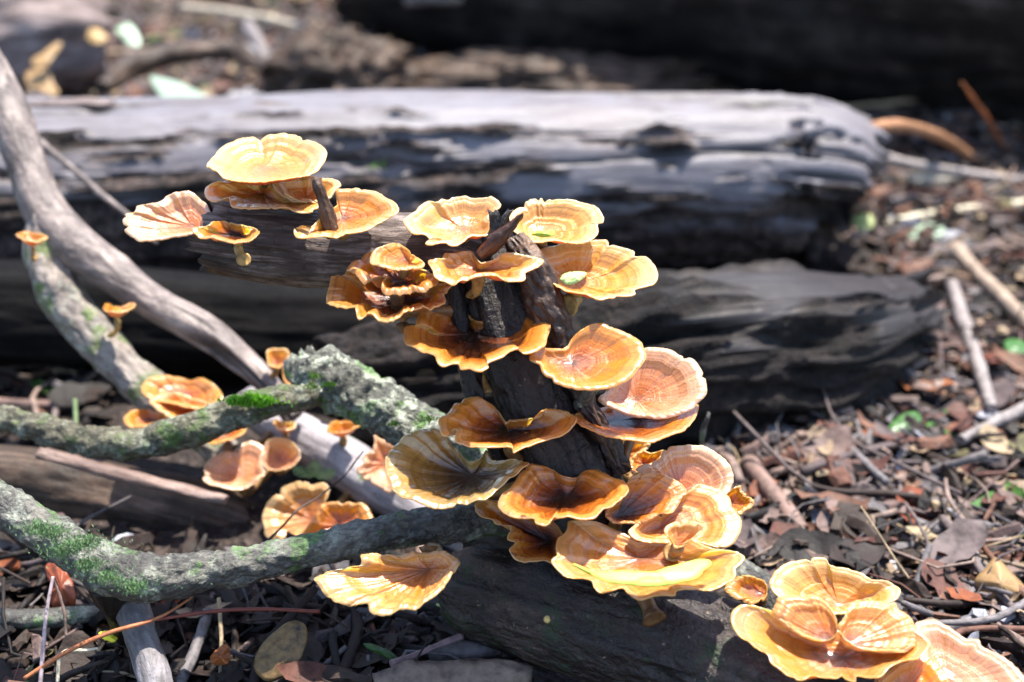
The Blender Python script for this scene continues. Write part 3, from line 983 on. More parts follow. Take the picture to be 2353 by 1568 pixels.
fungus('amber mushroom with a notch, right beside the broken brown stub',
       [(1475, 800), (1530, 740), (1620, 718), (1720, 740), (1775, 745), (1800, 650), (1790, 530), (1850, 512), (1980, 508), (2100, 528), (2180, 590), (2250, 640), (2262, 690), (2180, 740), (2080, 790), (1990, 832), (1860, 850), (1780, 892), (1700, 872), (1600, 882), (1500, 882), (1468, 850)],
       R4, (1840, 730), .675, sink=.010, tilt=18, kind='tan', p=1.1, ruf=.004)
fungus('frilled cream mushroom left of the dark forked stubs',
       [(600, 280), (590, 240), (648, 195), (700, 150), (740, 128), (800, 135), (830, 118), (960, 103), (1030, 110), (1130, 108), (1180, 140), (1185, 175), (1110, 240), (1150, 265), (1160, 290), (1120, 330), (1050, 350), (990, 352), (900, 402), (830, 392), (750, 402), (715, 385), (740, 360), (720, 332), (650, 330)],
       R5, (965, 305), .683, sink=.011, tilt=14, kind='cream', p=1.6, ruf=.004)
fungus('yellow round mushroom with a green stain, right of the dark forked stubs',
       [(1240, 215), (1300, 170), (1370, 125), (1440, 118), (1458, 150), (1480, 128), (1560, 125), (1640, 130), (1700, 145), (1780, 180), (1815, 230), (1810, 270), (1780, 275), (1785, 320), (1770, 350), (1700, 390), (1550, 385), (1400, 385), (1330, 370), (1260, 315)],
       R5, (1430, 325), .70, sink=.010, tilt=20, kind='yellow', p=1.4, ruf=.003)
big_right = fungus('broad yellow plate mushroom with a pale green leaf, furthest right of the upper tier',
       [(1350, 470), (1400, 430), (1560, 395), (1700, 380), (1830, 373), (1870, 405), (2000, 445), (2010, 475), (2080, 475), (2130, 530), (2150, 590), (2130, 635), (2090, 650), (2010, 672), (2005, 702), (1870, 722), (1800, 742), (1750, 722), (1640, 695), (1540, 665), (1480, 620), (1430, 560)],
       R5, (1640, 630), .69, sink=.013, tilt=12, kind='yellow', p=1.5, ruf=.003, stem_r=.0035, foot=(1300, 705, 0.69))

# second tier
fungus('ruffled brown rosette mushroom, lowest of the three nested at the left',
       [(118, 740), (130, 660), (155, 592), (225, 592), (270, 520), (330, 480), (450, 560), (600, 620), (800, 640), (895, 645), (840, 700), (850, 745), (800, 785), (700, 805), (600, 845), (500, 875), (430, 858), (380, 830), (310, 842), (295, 800), (230, 790), (170, 775)],
       R5, (590, 735), .68, sink=.014, tilt=4, kind='brown', p=1.6, lip=.003, ruf=.005, flute=.0028, foot=(1060, 760, 0.7))
fungus('curled red brown mushroom in the middle of the three nested at the left',
       [(240, 560), (300, 490), (390, 450), (450, 490), (600, 550), (700, 570), (790, 620), (780, 645), (700, 692), (630, 690), (600, 712), (500, 720), (455, 692), (445, 645), (485, 605), (420, 605), (360, 642), (320, 622), (290, 575)],
       R5, (560, 630), .668, sink=.010, tilt=10, kind='brown', p=1.2, lip=.003, ruf=.005, flute=.0028, foot=(1050, 715, 0.7))
fungus('small peach mushroom crowning the three nested at the left',
       [(385, 510), (400, 450), (450, 410), (520, 395), (580, 410), (640, 450), (680, 490), (720, 520), (690, 545), (560, 555), (480, 540), (420, 525)],
       R5, (605, 495), .664, sink=.010, tilt=18, kind='tan', p=1.1, lip=.001, foot=(985, 640, 0.7))
fungus('saddle-shaped wet orange mushroom across the front of the stem, under the forked stubs',
       [(740, 510), (820, 490), (850, 450), (940, 443), (995, 447), (1030, 490), (1065, 522), (1120, 518), (1170, 490), (1200, 455), (1260, 452), (1340, 470), (1442, 490), (1430, 525), (1375, 555), (1335, 572), (1332, 612), (1250, 632), (1200, 622), (1160, 597), (1080, 592), (990, 612), (940, 622), (900, 647), (840, 625), (780, 600), (765, 560)],
       R5, (1045, 555), .664, sink=.009, tilt=16, kind='tan', p=1.2, lip=.002, ruf=.004, foot=(1088, 672, .685))
fungus('dark-hearted orange mushroom with two raised wings, in the middle of the stem',
       [(590, 950), (600, 900), (660, 885), (695, 800), (790, 773), (880, 785), (960, 820), (1010, 872), (1065, 888), (1130, 877), (1180, 830), (1250, 800), (1310, 803), (1350, 825), (1430, 820), (1470, 850), (1490, 900), (1470, 970), (1450, 1022), (1350, 1067), (1312, 1060), (1300, 1040), (1230, 1067), (1200, 1092), (1110, 1122), (1110, 1152), (1060, 1174), (1000, 1157), (940, 1150), (920, 1117), (830, 1142), (785, 1115), (780, 1077), (700, 1050), (650, 1022), (600, 1002)],
       R5, (1025, 940), .668, sink=.013, tilt=6, kind='brown', p=1.7, lip=.0025, ruf=.004, foot=(1120, 905, 0.7))
fungus('glossy amber ear-shaped mushroom with ringed zones, right of the stem',
       [(1360, 1100), (1380, 1040), (1430, 1025), (1520, 1042), (1590, 1020), (1620, 980), (1660, 940), (1720, 900), (1800, 885), (1870, 910), (1960, 950), (2040, 1000), (2070, 1060), (2075, 1100), (2030, 1170), (1980, 1220), (1900, 1260), (1820, 1277), (1740, 1287), (1650, 1282), (1560, 1262), (1480, 1222), (1440, 1180), (1420, 1130)],
       R5, (1620, 1130), .662, sink=.010, tilt=24, kind='amber', p=1.2, lip=.0015, ruf=.003)
fungus('large pale pink fan mushroom tucked behind the amber ear at right',
       [(1480, 800), (1540, 803), (1560, 815), (1590, 823), (1610, 845), (1621, 870), (1623, 900), (1600, 925), (1590, 937), (1540, 957), (1500, 960), (1450, 957), (1410, 942), (1380, 927), (1372, 912), (1390, 903), (1400, 870), (1440, 830)],
       F1, (1462, 918), .69, sink=.009, tilt=36, roll=-8, kind='pink', p=1.2, ruf=.003)
fungus('shallow orange mushroom directly beneath the pale pink fan at right',
       [(1305, 950), (1330, 940), (1380, 945), (1420, 925), (1500, 930), (1560, 930), (1603, 932), (1600, 957), (1570, 987), (1520, 1007), (1490, 1017), (1450, 1012), (1400, 1002), (1350, 982), (1318, 967)],
       F1, (1420, 966), .675, sink=.009, tilt=-4, kind='brown', p=1.6, ruf=.003)
fungus('brown two-lobed mushroom with a raised left wing and a dark pit, low on the stem',
       [(1010, 985), (1008, 965), (1030, 950), (1045, 928), (1075, 912), (1100, 909), (1125, 925), (1145, 950), (1162, 975), (1172, 968), (1200, 965), (1240, 957), (1260, 940), (1290, 944), (1326, 958), (1312, 985), (1290, 1000), (1240, 1017), (1200, 1031), (1180, 1041), (1174, 1029), (1120, 1027), (1080, 1026), (1048, 1016), (1046, 1003), (1050, 990), (1040, 986), (1030, 1000), (1015, 1000)],
       F1, (1172, 988), .668, sink=.013, tilt=8, kind='brown', p=1.5, lip=.002, ruf=.004, foot=(1225, 1060, 0.7))
fungus('translucent straw coloured soggy mushroom with water in it, left of the stem foot',
       [(885, 1070), (890, 1040), (920, 1005), (970, 990), (1010, 988), (1040, 1025), (1075, 1060), (1110, 1052), (1120, 1037), (1135, 1060), (1160, 1058), (1215, 1062), (1190, 1087), (1150, 1120), (1120, 1147), (1080, 1157), (1030, 1169), (990, 1169), (950, 1152), (920, 1142), (900, 1117)],
       F1, (1085, 1092), .668, sink=.014, tilt=16, kind='straw', p=1.4, lip=.002, ruf=.004, flute=.0026)
fungus('brown orange mushroom with a grey pit, in front of the stem foot',
       [(1085, 400), (1110, 330), (1180, 270), (1240, 172), (1290, 130), (1380, 140), (1440, 182), (1500, 220), (1560, 232), (1620, 218), (1660, 175), (1720, 163), (1780, 185), (1830, 215), (1900, 240), (1940, 290), (1930, 330), (1880, 375), (1820, 422), (1770, 440), (1720, 492), (1640, 502), (1560, 487), (1450, 492), (1420, 522), (1380, 537), (1330, 522), (1318, 492), (1230, 492), (1150, 472), (1100, 432)],
       RB, (1530, 345), .655, sink=.014, tilt=6, kind='brown', p=1.6, lip=.0025, ruf=.004)
fungus('low orange brown lobed mushroom peeping out under the brown one at the stem foot',
       [(920, 400), (1000, 372), (1150, 400), (1400, 480), (1500, 560), (1520, 650), (1490, 740), (1430, 782), (1370, 770), (1230, 765), (1170, 725), (1150, 680), (1188, 650), (1140, 620), (1165, 560), (1160, 530), (1070, 522), (1050, 490), (970, 472)],
       RB, (1420, 640), .672, sink=.010, tilt=18, kind='brown', p=1.2, ruf=.005)

# right cluster
fungus('large rosy fan mushroom standing at the back of the lower cluster',
       [(1000, 290), (1030, 230), (1060, 205), (1150, 190), (1260, 183), (1370, 195), (1440, 238), (1520, 290), (1570, 350), (1597, 430), (1592, 500), (1562, 560), (1500, 620), (1400, 640), (1250, 660), (1120, 640), (1060, 560), (980, 450), (880, 420), (800, 390), (850, 350), (940, 318)],
       RS, (1180, 570), .685, sink=.010, tilt=40, roll=6, kind='pink', p=1.2, ruf=.003)
fungus('upright brown inner lobe with a black pit at its base, in the lower cluster',
       [(690, 620), (730, 480), (780, 420), (860, 398), (960, 398), (1060, 420), (1150, 470), (1200, 540), (1165, 575), (1130, 655), (1090, 705), (1000, 722), (960, 752), (880, 805), (780, 825), (700, 835), (620, 825), (560, 775), (570, 710), (640, 670)],
       RS, (660, 765), .668, sink=.010, tilt=30, roll=8, kind='brown', p=1.1, ruf=.004)
fungus('ringed peach fan mushroom on the right side of the lower cluster',
       [(1180, 620), (1260, 518), (1330, 493), (1420, 520), (1500, 545), (1560, 600), (1572, 650), (1600, 690), (1650, 750), (1662, 820), (1640, 900), (1590, 972), (1500, 997), (1400, 975), (1300, 960), (1180, 980), (1000, 1000), (820, 980), (760, 900), (900, 800), (1060, 720)],
       RS, (1000, 860), .667, sink=.009, tilt=24, roll=6, kind='tan', p=1.2, ruf=.003)
fungus('small bright orange frill sticking out at the right of the lower cluster',
       [(1540, 580), (1650, 523), (1672, 560), (1730, 610), (1767, 640), (1762, 682), (1700, 722), (1660, 757), (1580, 720), (1520, 660)],
       RS, (1570, 660), .69, sink=.005, tilt=30, kind='amber', p=1.1, M=96, K=16)
s3 = fungus('big frilled bowl mushroom holding a yellow leaf, at the front of the lower cluster',
       [(110, 1140), (160, 1090), (148, 1030), (165, 950), (240, 880), (255, 800), (330, 783), (480, 778), (600, 810), (680, 870), (770, 960), (900, 960), (1050, 950), (1200, 960), (1320, 1000), (1380, 1060), (1450, 1090), (1500, 1050), (1570, 1028), (1650, 1040), (1692, 1110), (1660, 1170), (1612, 1200), (1612, 1260), (1560, 1312), (1430, 1367), (1350, 1372), (1250, 1367), (1125, 1382), (1112, 1422), (1000, 1412), (900, 1432), (830, 1454), (750, 1412), (690, 1352), (600, 1372), (510, 1382), (460, 1342), (440, 1292), (360, 1262), (280, 1262), (200, 1242)],
       RS, (830, 1110), .642, sink=.012, tilt=12, kind='tan', p=2.2, lip=.001, ruf=.004, foot=(1503, 1424, .652), stem_r=.0036, M=220)
fungus('small curled cream lobe rising inside the frilled bowl mushroom',
       [(1030, 880), (1080, 830), (1170, 805), (1260, 803), (1342, 830), (1342, 870), (1290, 920), (1230, 985), (1180, 1025), (1120, 1032), (1095, 980), (1060, 940)],
       RS, (1150, 1005), .642, sink=.004, tilt=38, kind='cream', p=1.0, M=96, K=16, foot=(1545, 1270, .652))
# bottom right
fungus('frilled yellow fan mushroom at the back of the bottom right trio',
       [(680, 930), (700, 870), (740, 820), (810, 780), (920, 768), (1000, 752), (1060, 763), (1072, 800), (1200, 820), (1290, 850), (1350, 893), (1450, 898), (1520, 930), (1543, 970), (1510, 1020), (1400, 1060), (1200, 1120), (1050, 1120), (900, 1060), (740, 1010)],
       RC, (1140, 1060), .655, sink=.010, tilt=22, kind='yellow', p=1.3, ruf=.003)
fungus('little orange ear mushroom at the left of the bottom right trio',
       [(388, 950), (440, 890), (520, 873), (600, 880), (650, 908), (670, 960), (650, 1022), (580, 1047), (510, 1042), (430, 1002)],
       RC, (630, 985), .662, sink=.005, tilt=24, kind='amber', p=1.1, M=96, K=16)
fungus('largest frilled mushroom of the bottom right trio, wavy bowl in front',
       [(430, 1140), (450, 1090), (540, 1048), (620, 1060), (640, 1100), (740, 1150), (880, 1190), (1040, 1215), (1200, 1220), (1360, 1210), (1500, 1190), (1600, 1190), (1640, 1225), (1700, 1260), (1742, 1310), (1700, 1370), (1660, 1402), (1560, 1422), (1470, 1472), (1400, 1532), (1250, 1522), (1240, 1562), (1150, 1542), (1020, 1532), (950, 1512), (880, 1542), (800, 1512), (740, 1467), (690, 1432), (660, 1372), (600, 1342), (540, 1292), (485, 1260), (440, 1190)],
       RC, (1170, 1405), .625, sink=.013, tilt=14, kind='tan', p=1.9, lip=.001, ruf=.004, M=220)
fungus('upright petal-like lobe at the left back of the largest frilled mushroom, bottom right',
       [(700, 1120), (722, 1050), (745, 1008), (840, 998), (900, 1004), (960, 993), (1050, 1030), (1100, 1100), (1130, 1180), (1120, 1260), (1020, 1300), (900, 1270), (790, 1200)],
       RC, (1090, 1300), .632, sink=.004, tilt=34, roll=-6, kind='tan', p=1.1, ruf=.003, stem=False)
fungus('upright petal-like lobe at the right back of the largest frilled mushroom, bottom right',
       [(1125, 1200), (1170, 1150), (1200, 1080), (1250, 1040), (1370, 1028), (1440, 1040), (1500, 1033), (1520, 1070), (1600, 1130), (1645, 1225), (1600, 1320), (1450, 1350), (1300, 1340), (1170, 1290)],
       RC, (1190, 1320), .630, sink=.004, tilt=32, roll=8, kind='tan', p=1.1, ruf=.003, stem=False)
fungus('bright orange scalloped mushroom squeezed between the corner mushroom and the largest frilled one',
       [(1390, 1560), (1450, 1500), (1540, 1440), (1640, 1400), (1720, 1400), (1790, 1450), (1850, 1540), (1880, 1640), (1700, 1720), (1500, 1680), (1420, 1620)],
       RC, (1560, 1640), .622, sink=.006, tilt=22, kind='amber', p=1.2)
fungus('pale peach mushroom cut off by the bottom right corner of the photo',
       [(1640, 1180), (1740, 1148), (1830, 1180), (1920, 1240), (1980, 1282), (2060, 1290), (2082, 1332), (2180, 1380), (2280, 1450), (2353, 1530), (2420, 1640), (2350, 1760), (2050, 1830), (1700, 1800), (1480, 1700), (1370, 1560), (1480, 1480), (1600, 1440), (1680, 1340)],
       RC, (1860, 1540), .628, sink=.010, tilt=14, kind='pink', p=1.3, ruf=.003)
fungus('orange mushroom half hidden under the largest frilled one at bottom right',
       [(800, 1500), (950, 1440), (1200, 1420), (1380, 1500), (1420, 1600), (1300, 1700), (1050, 1720), (900, 1640), (850, 1560)],
       RC, (1150, 1600), .64, sink=.009, tilt=10, kind='amber', p=1.4)
# below the long branch
fungus('ragged glossy orange mushroom hanging just under the long mossy branch',
       [(720, 1325), (760, 1312), (826, 1306), (828, 1280), (850, 1267), (890, 1269), (902, 1286), (950, 1270), (1000, 1264), (1030, 1270), (1058, 1290), (1035, 1325), (1012, 1355), (960, 1387), (920, 1397), (870, 1412), (845, 1402), (838, 1380), (790, 1387), (750, 1367), (735, 1345)],
       F1, (985, 1308), .652, sink=.010, tilt=20, kind='tan', p=1.3, ruf=.005, flute=.003, foot=(985, 1258, .685))
# left, further back
fungus('big pale fan mushroom crossed by a thin dark stick, above the long mossy branch',
       [(725, 1180), (760, 1060), (840, 980), (880, 968), (900, 920), (1000, 870), (1100, 863), (1150, 888), (1230, 863), (1282, 880), (1305, 930), (1290, 1000), (1260, 1080), (1200, 1160), (1150, 1250), (1100, 1320), (1030, 1365), (900, 1375), (790, 1352), (748, 1312), (748, 1250)],
       RV, (1170, 1190), .828, sink=.008, tilt=44, roll=-10, kind='cream', p=1.1, ruf=.003)
fungus('bright orange frilled mushroom against the right side of the big pale fan',
       [(1060, 1345), (1110, 1260), (1180, 1170), (1210, 1090), (1280, 1040), (1380, 1028), (1430, 1050), (1480, 1033), (1550, 1050), (1600, 1040), (1660, 1090), (1702, 1200), (1620, 1260), (1450, 1290), (1300, 1320), (1150, 1360)],
       RV, (1400, 1240), .815, sink=.008, tilt=34, kind='amber', p=1.1)
fungus('round peach cup mushroom with a dark hollow on the lilac grey log',
       [(740, 560), (780, 490), (850, 468), (940, 480), (1010, 530), (1057, 600), (1042, 670), (980, 722), (900, 748), (800, 752), (740, 722), (708, 690), (720, 620)],
       RV, (865, 660), .84, sink=.012, tilt=26, kind='pink', p=3.0, jag=.5)
fungus('frilly peach mushroom just left of the round cup on the lilac grey log',
       [(213, 730), (270, 660), (340, 620), (420, 588), (500, 600), (560, 520), (640, 503), (730, 540), (742, 600), (715, 690), (742, 760), (747, 800), (690, 832), (620, 882), (560, 922), (450, 927), (360, 902), (270, 882), (208, 832), (228, 780)],
       RV, (560, 800), .835, sink=.010, tilt=22, kind='pink', p=1.4, ruf=.005)
fungus('orange two-lobed mushroom on top of the left trio on the forked limb',
       [(325, 900), (335, 873), (370, 863), (420, 868), (440, 876), (462, 870), (490, 885), (509, 910), (500, 932), (460, 942), (400, 930), (350, 918)],
       F1, (420, 905), .84, sink=.008, tilt=10, kind='amber', p=1.4, M=110, K=18, foot=(420, 965, .865), jag=.6)
fungus('cream orange mushroom in the middle of the left trio on the forked limb',
       [(343, 925), (360, 908), (405, 903), (450, 916), (490, 935), (470, 957), (420, 967), (383, 957)],
       F1, (430, 945), .83, sink=.007, tilt=16, kind='cream', p=1.3, M=110, K=18, foot=(450, 990, .86), jag=.6)
fungus('flat orange mushroom lowest of the left trio on the forked limb',
       [(283, 962), (300, 945), (330, 940), (370, 950), (402, 958), (380, 975), (330, 982), (298, 980)],
       F1, (345, 965), .835, sink=.006, tilt=4, kind='amber', p=1.3, M=90, K=16, foot=(385, 985, .86), jag=.5)
fungus('narrow orange mushroom edge showing below the thin mossy limb',
       [(175, 490), (300, 448), (430, 398), (560, 358), (587, 380), (560, 432), (450, 482), (350, 512), (280, 522), (200, 512)],
       RV, (400, 455), .84, sink=.005, tilt=-8, roll=-14, kind='amber', p=1.2, M=90, K=16, jag=.4)
fungus('small cream funnel behind the blunt end of the lichen stump',
       [(612, 812), (620, 803), (640, 800), (660, 806), (666, 820), (655, 838), (635, 846), (618, 840)],
       F1, (632, 834), .845, sink=.010, tilt=20, kind='tan', p=1.2, M=80, K=14, foot=(612, 868, .86), jag=.4, stem_r=.0018)
fungus('small tan funnel half hidden behind the lichen stump, lower than its neighbour',
       [(648, 848), (662, 842), (676, 850), (682, 870), (672, 882), (655, 878)],
       F1, (662, 874), .835, sink=.008, tilt=24, kind='tan', p=1.1, M=70, K=12, foot=(655, 905, .85), jag=.3, stem_r=.0016)
fungus('tiny orange funnel high on the forked limb near the left edge',
       [(36, 541), (50, 536), (75, 535), (98, 538), (110, 545), (100, 552), (75, 555), (50, 550)],
       F1, (74, 560), .845, sink=.011, tilt=0, kind='amber', p=.9, M=80, K=14, foot=(78, 590, .862), jag=.4, stem_r=.0014)
fungus('tiny orange funnel on a thin stalk between the two forks of the limb',
       [(236, 706), (245, 700), (270, 707), (290, 704), (312, 697), (305, 708), (285, 716), (262, 718), (244, 714)],
       F1, (268, 724), .845, sink=.010, tilt=-4, kind='amber', p=.9, M=80, K=14, foot=(252, 768, .865), jag=.4, stem_r=.0015)
fungus('pale torn mushroom behind the soggy straw coloured one',
       [(1700, 440), (1760, 478), (1850, 510), (1940, 550), (1960, 700), (1900, 820), (1850, 955), (1750, 912), (1650, 852), (1570, 800), (1555, 740), (1605, 700), (1600, 640), (1690, 570), (1715, 500)],
       RV, (1800, 700), .825, sink=.006, tilt=44, kind='pink', p=1.1, ruf=.004)
fungus('little cream saucer just under the lichen stump on the lilac grey log',
       [(820, 345), (830, 312), (880, 330), (940, 345), (1020, 338), (1012, 385), (950, 412), (870, 400)],
       RV, (930, 405), .845, sink=.008, tilt=8, kind='cream', p=1.0, M=80, K=14, jag=.3, stem_r=.0016)
fungus('tan bell-shaped mushroom in the gap under the lichen stump',
       [(1285, 400), (1330, 338), (1420, 326), (1530, 338), (1577, 370), (1500, 410), (1430, 432), (1340, 432)],
       RV, (1430, 440), .84, sink=.010, tilt=14, kind='amber', p=1.0, M=90, K=16, jag=.3, stem_r=.002)
fungus('pale cream mushroom seen behind the right edge of the stem foot',
       [(620, 130), (720, 120), (850, 150), (925, 170), (885, 235), (820, 300), (780, 380), (740, 440), (690, 380), (650, 260)],
       RS, (700, 260), .735, sink=.006, tilt=30, kind='cream', p=1.1, M=110, K=18)
fungus('small frilly tan mushroom between the stem foot and the rosy fan',
       [(760, 320), (800, 260), (860, 225), (888, 240), (930, 260), (1000, 240), (1040, 240), (1020, 300), (940, 350), (840, 400), (770, 420)],
       RS, (860, 340), .715, sink=.006, tilt=28, kind='tan', p=1.1, M=110, K=18)

# ------------------------------------------------------------------ things resting on the mushrooms
YEL = simple_mat('yellow_leaf', (.50, .56, .09), .45, .10, 160, .2, .0006, trans=.2)
GRN = simple_mat('green_leaf', (.05, .13, .03), .35, .2, 140, .2, .0006, trans=.2)
PGRN = simple_mat('pale_green_leaf', (.38, .46, .16), .5, .12, 160, .2, .0006, trans=.15)
MINT = simple_mat('mint_leaf', (.42, .55, .40), .3, .08, 160, .2, .0006, trans=.1)
BRN = simple_mat('brown_leaf', (.16, .08, .03), .5, .25, 130, .3, .001, trans=.1)
MOT = simple_mat('mottled_leaf', (.13, .075, .03), .45, .46, 210, .4, .001, trans=.1)
RUST = simple_mat('rust_leaf', (.30, .085, .025), .45, .25, 120, .3, .001, trans=.1)
OCH = simple_mat('ochre_leaf', (.48, .32, .12), .5, .2, 110, .3, .001, trans=.1)


def leaf_px(name, label, rim, f, depth, mat, tilt=10, roll=0, bow=-.002, cat='leaf', jag=.5, M=60, ruf=.002, group=None, ground=False):
    rim = conv(rim, f)
    r = np.array(rim)
    c = ((r[:, 0].min() + r[:, 0].max()) / 2, (r[:, 1].min() + r[:, 1].max()) / 2)
    c = tuple(r.mean(0))
    a, b = math.radians(tilt), math.radians(roll)
    n = np.array([math.sin(b), -math.sin(a), math.cos(a) * math.cos(b)])
    if depth is None:
        g = ground_at(c[0], c[1], .008)
        depth = project(g)[2]
    global _fs
    _fs += 1
    C, V, n, s = sheet(rim, c, depth, n, bow, M, 8, 1.6, 0, ruf, .0006, jag, _fs)
    K = 8
    lowr = V - n * .0005
    verts = np.vstack([V.reshape(-1, 3), lowr.reshape(-1, 3), [C], [C - n * .0005]])
    nv = K * M
    fc = []
    for k in range(K - 1):
        for j in range(M):
            j2 = (j + 1) % M
            a_, b_, c_, d_ = k * M + j, k * M + j2, (k + 1) * M + j2, (k + 1) * M + j
            fc.append((a_, d_, c_, b_))
            fc.append((nv + a_, nv + b_, nv + c_, nv + d_))
    for j in range(M):
        j2 = (j + 1) % M
        fc.append((2 * nv, j, j2))
        fc.append((2 * nv + 1, nv + j2, nv + j))
        a_, b_ = (K - 1) * M + j, (K - 1) * M + j2
        fc.append((a_, nv + a_, nv + b_, b_))
    o = link(name, mesh(name, verts - C, fc, None, None, (mat,)), None, C)
    return tag(o, label, cat, group)


o = leaf_px('leaf', 'long bright yellow leaf lying in the frilled bowl mushroom',
        [(430, 1236), (540, 1225), (650, 1220), (800, 1235), (950, 1220), (1100, 1180), (1250, 1130), (1370, 1103), (1417, 1130), (1410, 1160), (1350, 1192), (1330, 1240), (1230, 1290), (1100, 1322), (980, 1333), (850, 1328), (700, 1312), (560, 1297), (480, 1262)], RS, .624, YEL, tilt=10, jag=1)
tube('petiole', [(*(np.array(at(1235.3 + .2813 * u, 970.6 + .2813 * v, d)) - np.array(o.location)), r) for u, v, d, r in ((290, 1160, .625, .0006), (360, 1195, .625, .0008), (450, 1240, .627, .0010))], YEL, o, seg=8, n=10)
leaf_px('leaf', 'small pale green leaf lying on the broad yellow plate mushroom',
        [(1548, 610), (1570, 580), (1640, 565), (1705, 568), (1690, 600), (1650, 630), (1590, 640)], R5, .668, PGRN, tilt=16)
leaf_px('leaf', 'green leaf scrap lying in the yellow round mushroom beside the forked stubs',
        [(1375, 335), (1440, 318), (1500, 312), (1510, 335), (1460, 355), (1410, 350)], R5, .672, simple_mat('lime_leaf', (.30, .42, .04), .4, .15, 200), tilt=20)
# thin dark stick over the pale fan
o = tube('stick', pxpath([(412 + .2626 * x, 882.4 + .2626 * y, d, r) for x, y, d, r in ((770, 1378, .755, 3), (900, 1250, .76, 2.6), (1040, 1100, .768, 2.5), (1200, 1000, .775, 2.3), (1330, 900, .78, 2.2), (1450, 800, .785, 2), (1540, 680, .79, 1.8), (1612, 588, .795, 1.5))]),
         simple_mat('dark_stick', (.05, .03, .02), .5), seg=8, n=60, seed=121, rough=.0002, freq=300)
tag(o, 'thin dark curved stick leaning across the big pale fan mushroom', 'stick')
o = tube('twig', pxpath([(1612, 1030, .80, 5), (1616, 990, .795, 6), (1624, 965, .79, 5), (1629, 948, .79, 4)]), MOSSY2, seg=10, n=24, seed=123, rough=.001, freq=300)
tag(o, 'short upright dark twig right of the stem against the dark log', 'twig')


FERN = simple_mat('fern_green', (.16, .27, .13), .6, .2, 200, trans=.2)


def sprig(label, u, v, d, size, seed):
    r = np.random.RandomState(seed)
    V, Fc = [], []
    for ang in (-.9, .15, 1.1):
        ax = np.array([math.sin(ang), -.25, math.cos(ang)])
        sdv = np.array([math.cos(ang), 0, -math.sin(ang)])
        for i in range(9):
            t = (i + 1) / 9
            for sg in (-1, 1):
                b = len(V)
                p_ = ax * size * t
                l_ = size * .30 * math.sin(math.pi * min(.95, t * .8 + .15))
                q_ = p_ + sdv * sg * l_ + ax * l_ * .5 + np.array([0, r.randn() * l_ * .15, 0])
                w_ = ax * size * .045
                V += [p_ - w_, p_ + w_, q_ + w_ * .6, q_ - w_ * .6]
                Fc.append((b, b + 1, b + 2, b + 3))
    return tag(link('fern_sprig', mesh('fern_sprig', V, Fc, None, None, (FERN,)), None, at(u, v, d)), label, 'fern')


sprig('small grey green fern sprig on the lilac grey log above the big pale fan', 722, 1098, .815, .014, 5)

# moss patches (tiny leaflets)
def moss(label, pts, n, size, mat, seed, spread=12, mat2=None):
    rng = np.random.RandomState(seed)
    V, Fc = [], []
    for i in range(n):
        u, v, d = pts[rng.randint(len(pts))]
        c = np.array(at(u + rng.standard_t(3) * spread * .8, v + rng.randn() * spread * .4, d + rng.randn() * .002))
        for k in range(2):
            a = rng.rand() * 6.28
            up_ = np.array([math.cos(a) * .6, math.sin(a) * .6, .7 + .5 * rng.rand()])
            sd_ = np.cross(up_, rng.randn(3))
            sd_ /= np.linalg.norm(sd_)
            s_ = size * (.6 + .8 * rng.rand())
            b = len(V)
            V += [c - sd_ * s_ * .25, c + sd_ * s_ * .25, c + up_ * s_ * .6 + sd_ * s_ * .2, c + up_ * s_]
            Fc += [(b, b + 1, b + 2), (b, b + 2, b + 3)]
    V = np.array(V)
    o_ = V.mean(0)
    o = link('moss', mesh('moss', V - o_, Fc, None, None, (mat,)), None, o_)
    tag(o, label, 'moss', None, 'stuff')


MOSSM = simple_mat('bright_moss', (.15, .36, .02), .6, .25, 300, trans=.25)
MOSSD = simple_mat('blue_green_moss', (.13, .20, .085), .6, .3, 300, trans=.15)
moss('bright green moss tuft on the thin mossy limb', [(540 + i * 12, 925 + (i % 3) * 5 - (4 - abs(i - 3)) * 2, .755) for i in range(7)], 1300, .0020, MOSSM, 3, 9)
moss('soft green moss on the elbow of the long bent branch', [(120, 1225, .655), (170, 1255, .65), (200, 1300, .65), (250, 1330, .648), (310, 1350, .647), (90, 1215, .66), (140, 1270, .655), (200, 1245, .655)], 2600, .0012, MOSSD, 4, 20)
moss('faint green moss streak on the front of the pale fallen log', [(835, 402, 1.118), (860, 392, 1.118), (880, 385, 1.118)], 260, .003, MOSSM, 6, 11)
moss('green moss specks on the blunt lichen stump', [(725, 865, .748), (720, 890, .748), (760, 885, .748), (985, 965, .748), (960, 1000, .748), (905, 975, .748)], 420, .0011, MOSSM, 5, 9)

# ------------------------------------------------------------------ named pieces on the ground
GSTK = simple_mat('grey_stick', (.20, .17, .16), .6, .3, 160, .5, .002)
PSTK = simple_mat('pale_stick', (.42, .36, .27), .6, .25, 140, .5, .002)
OSTK = simple_mat('orange_stick', (.36, .19, .09), .6, .3, 140, .5, .002)
BSTK = simple_mat('brown_stick', (.16, .10, .08), .65, .3, 130, .5, .002)
RSTK = simple_mat('red_stem', (.26, .075, .035), .45, .2, 200)


def gstick(label, pts, mat, name='stick', cat='stick', seed=0, seg=16, n=40, rough=.0012):
    o = tube(name, gpath(pts), mat, seg=seg, n=n, seed=seed + 130, rough=rough, freq=150)
    return tag(o, label, cat)


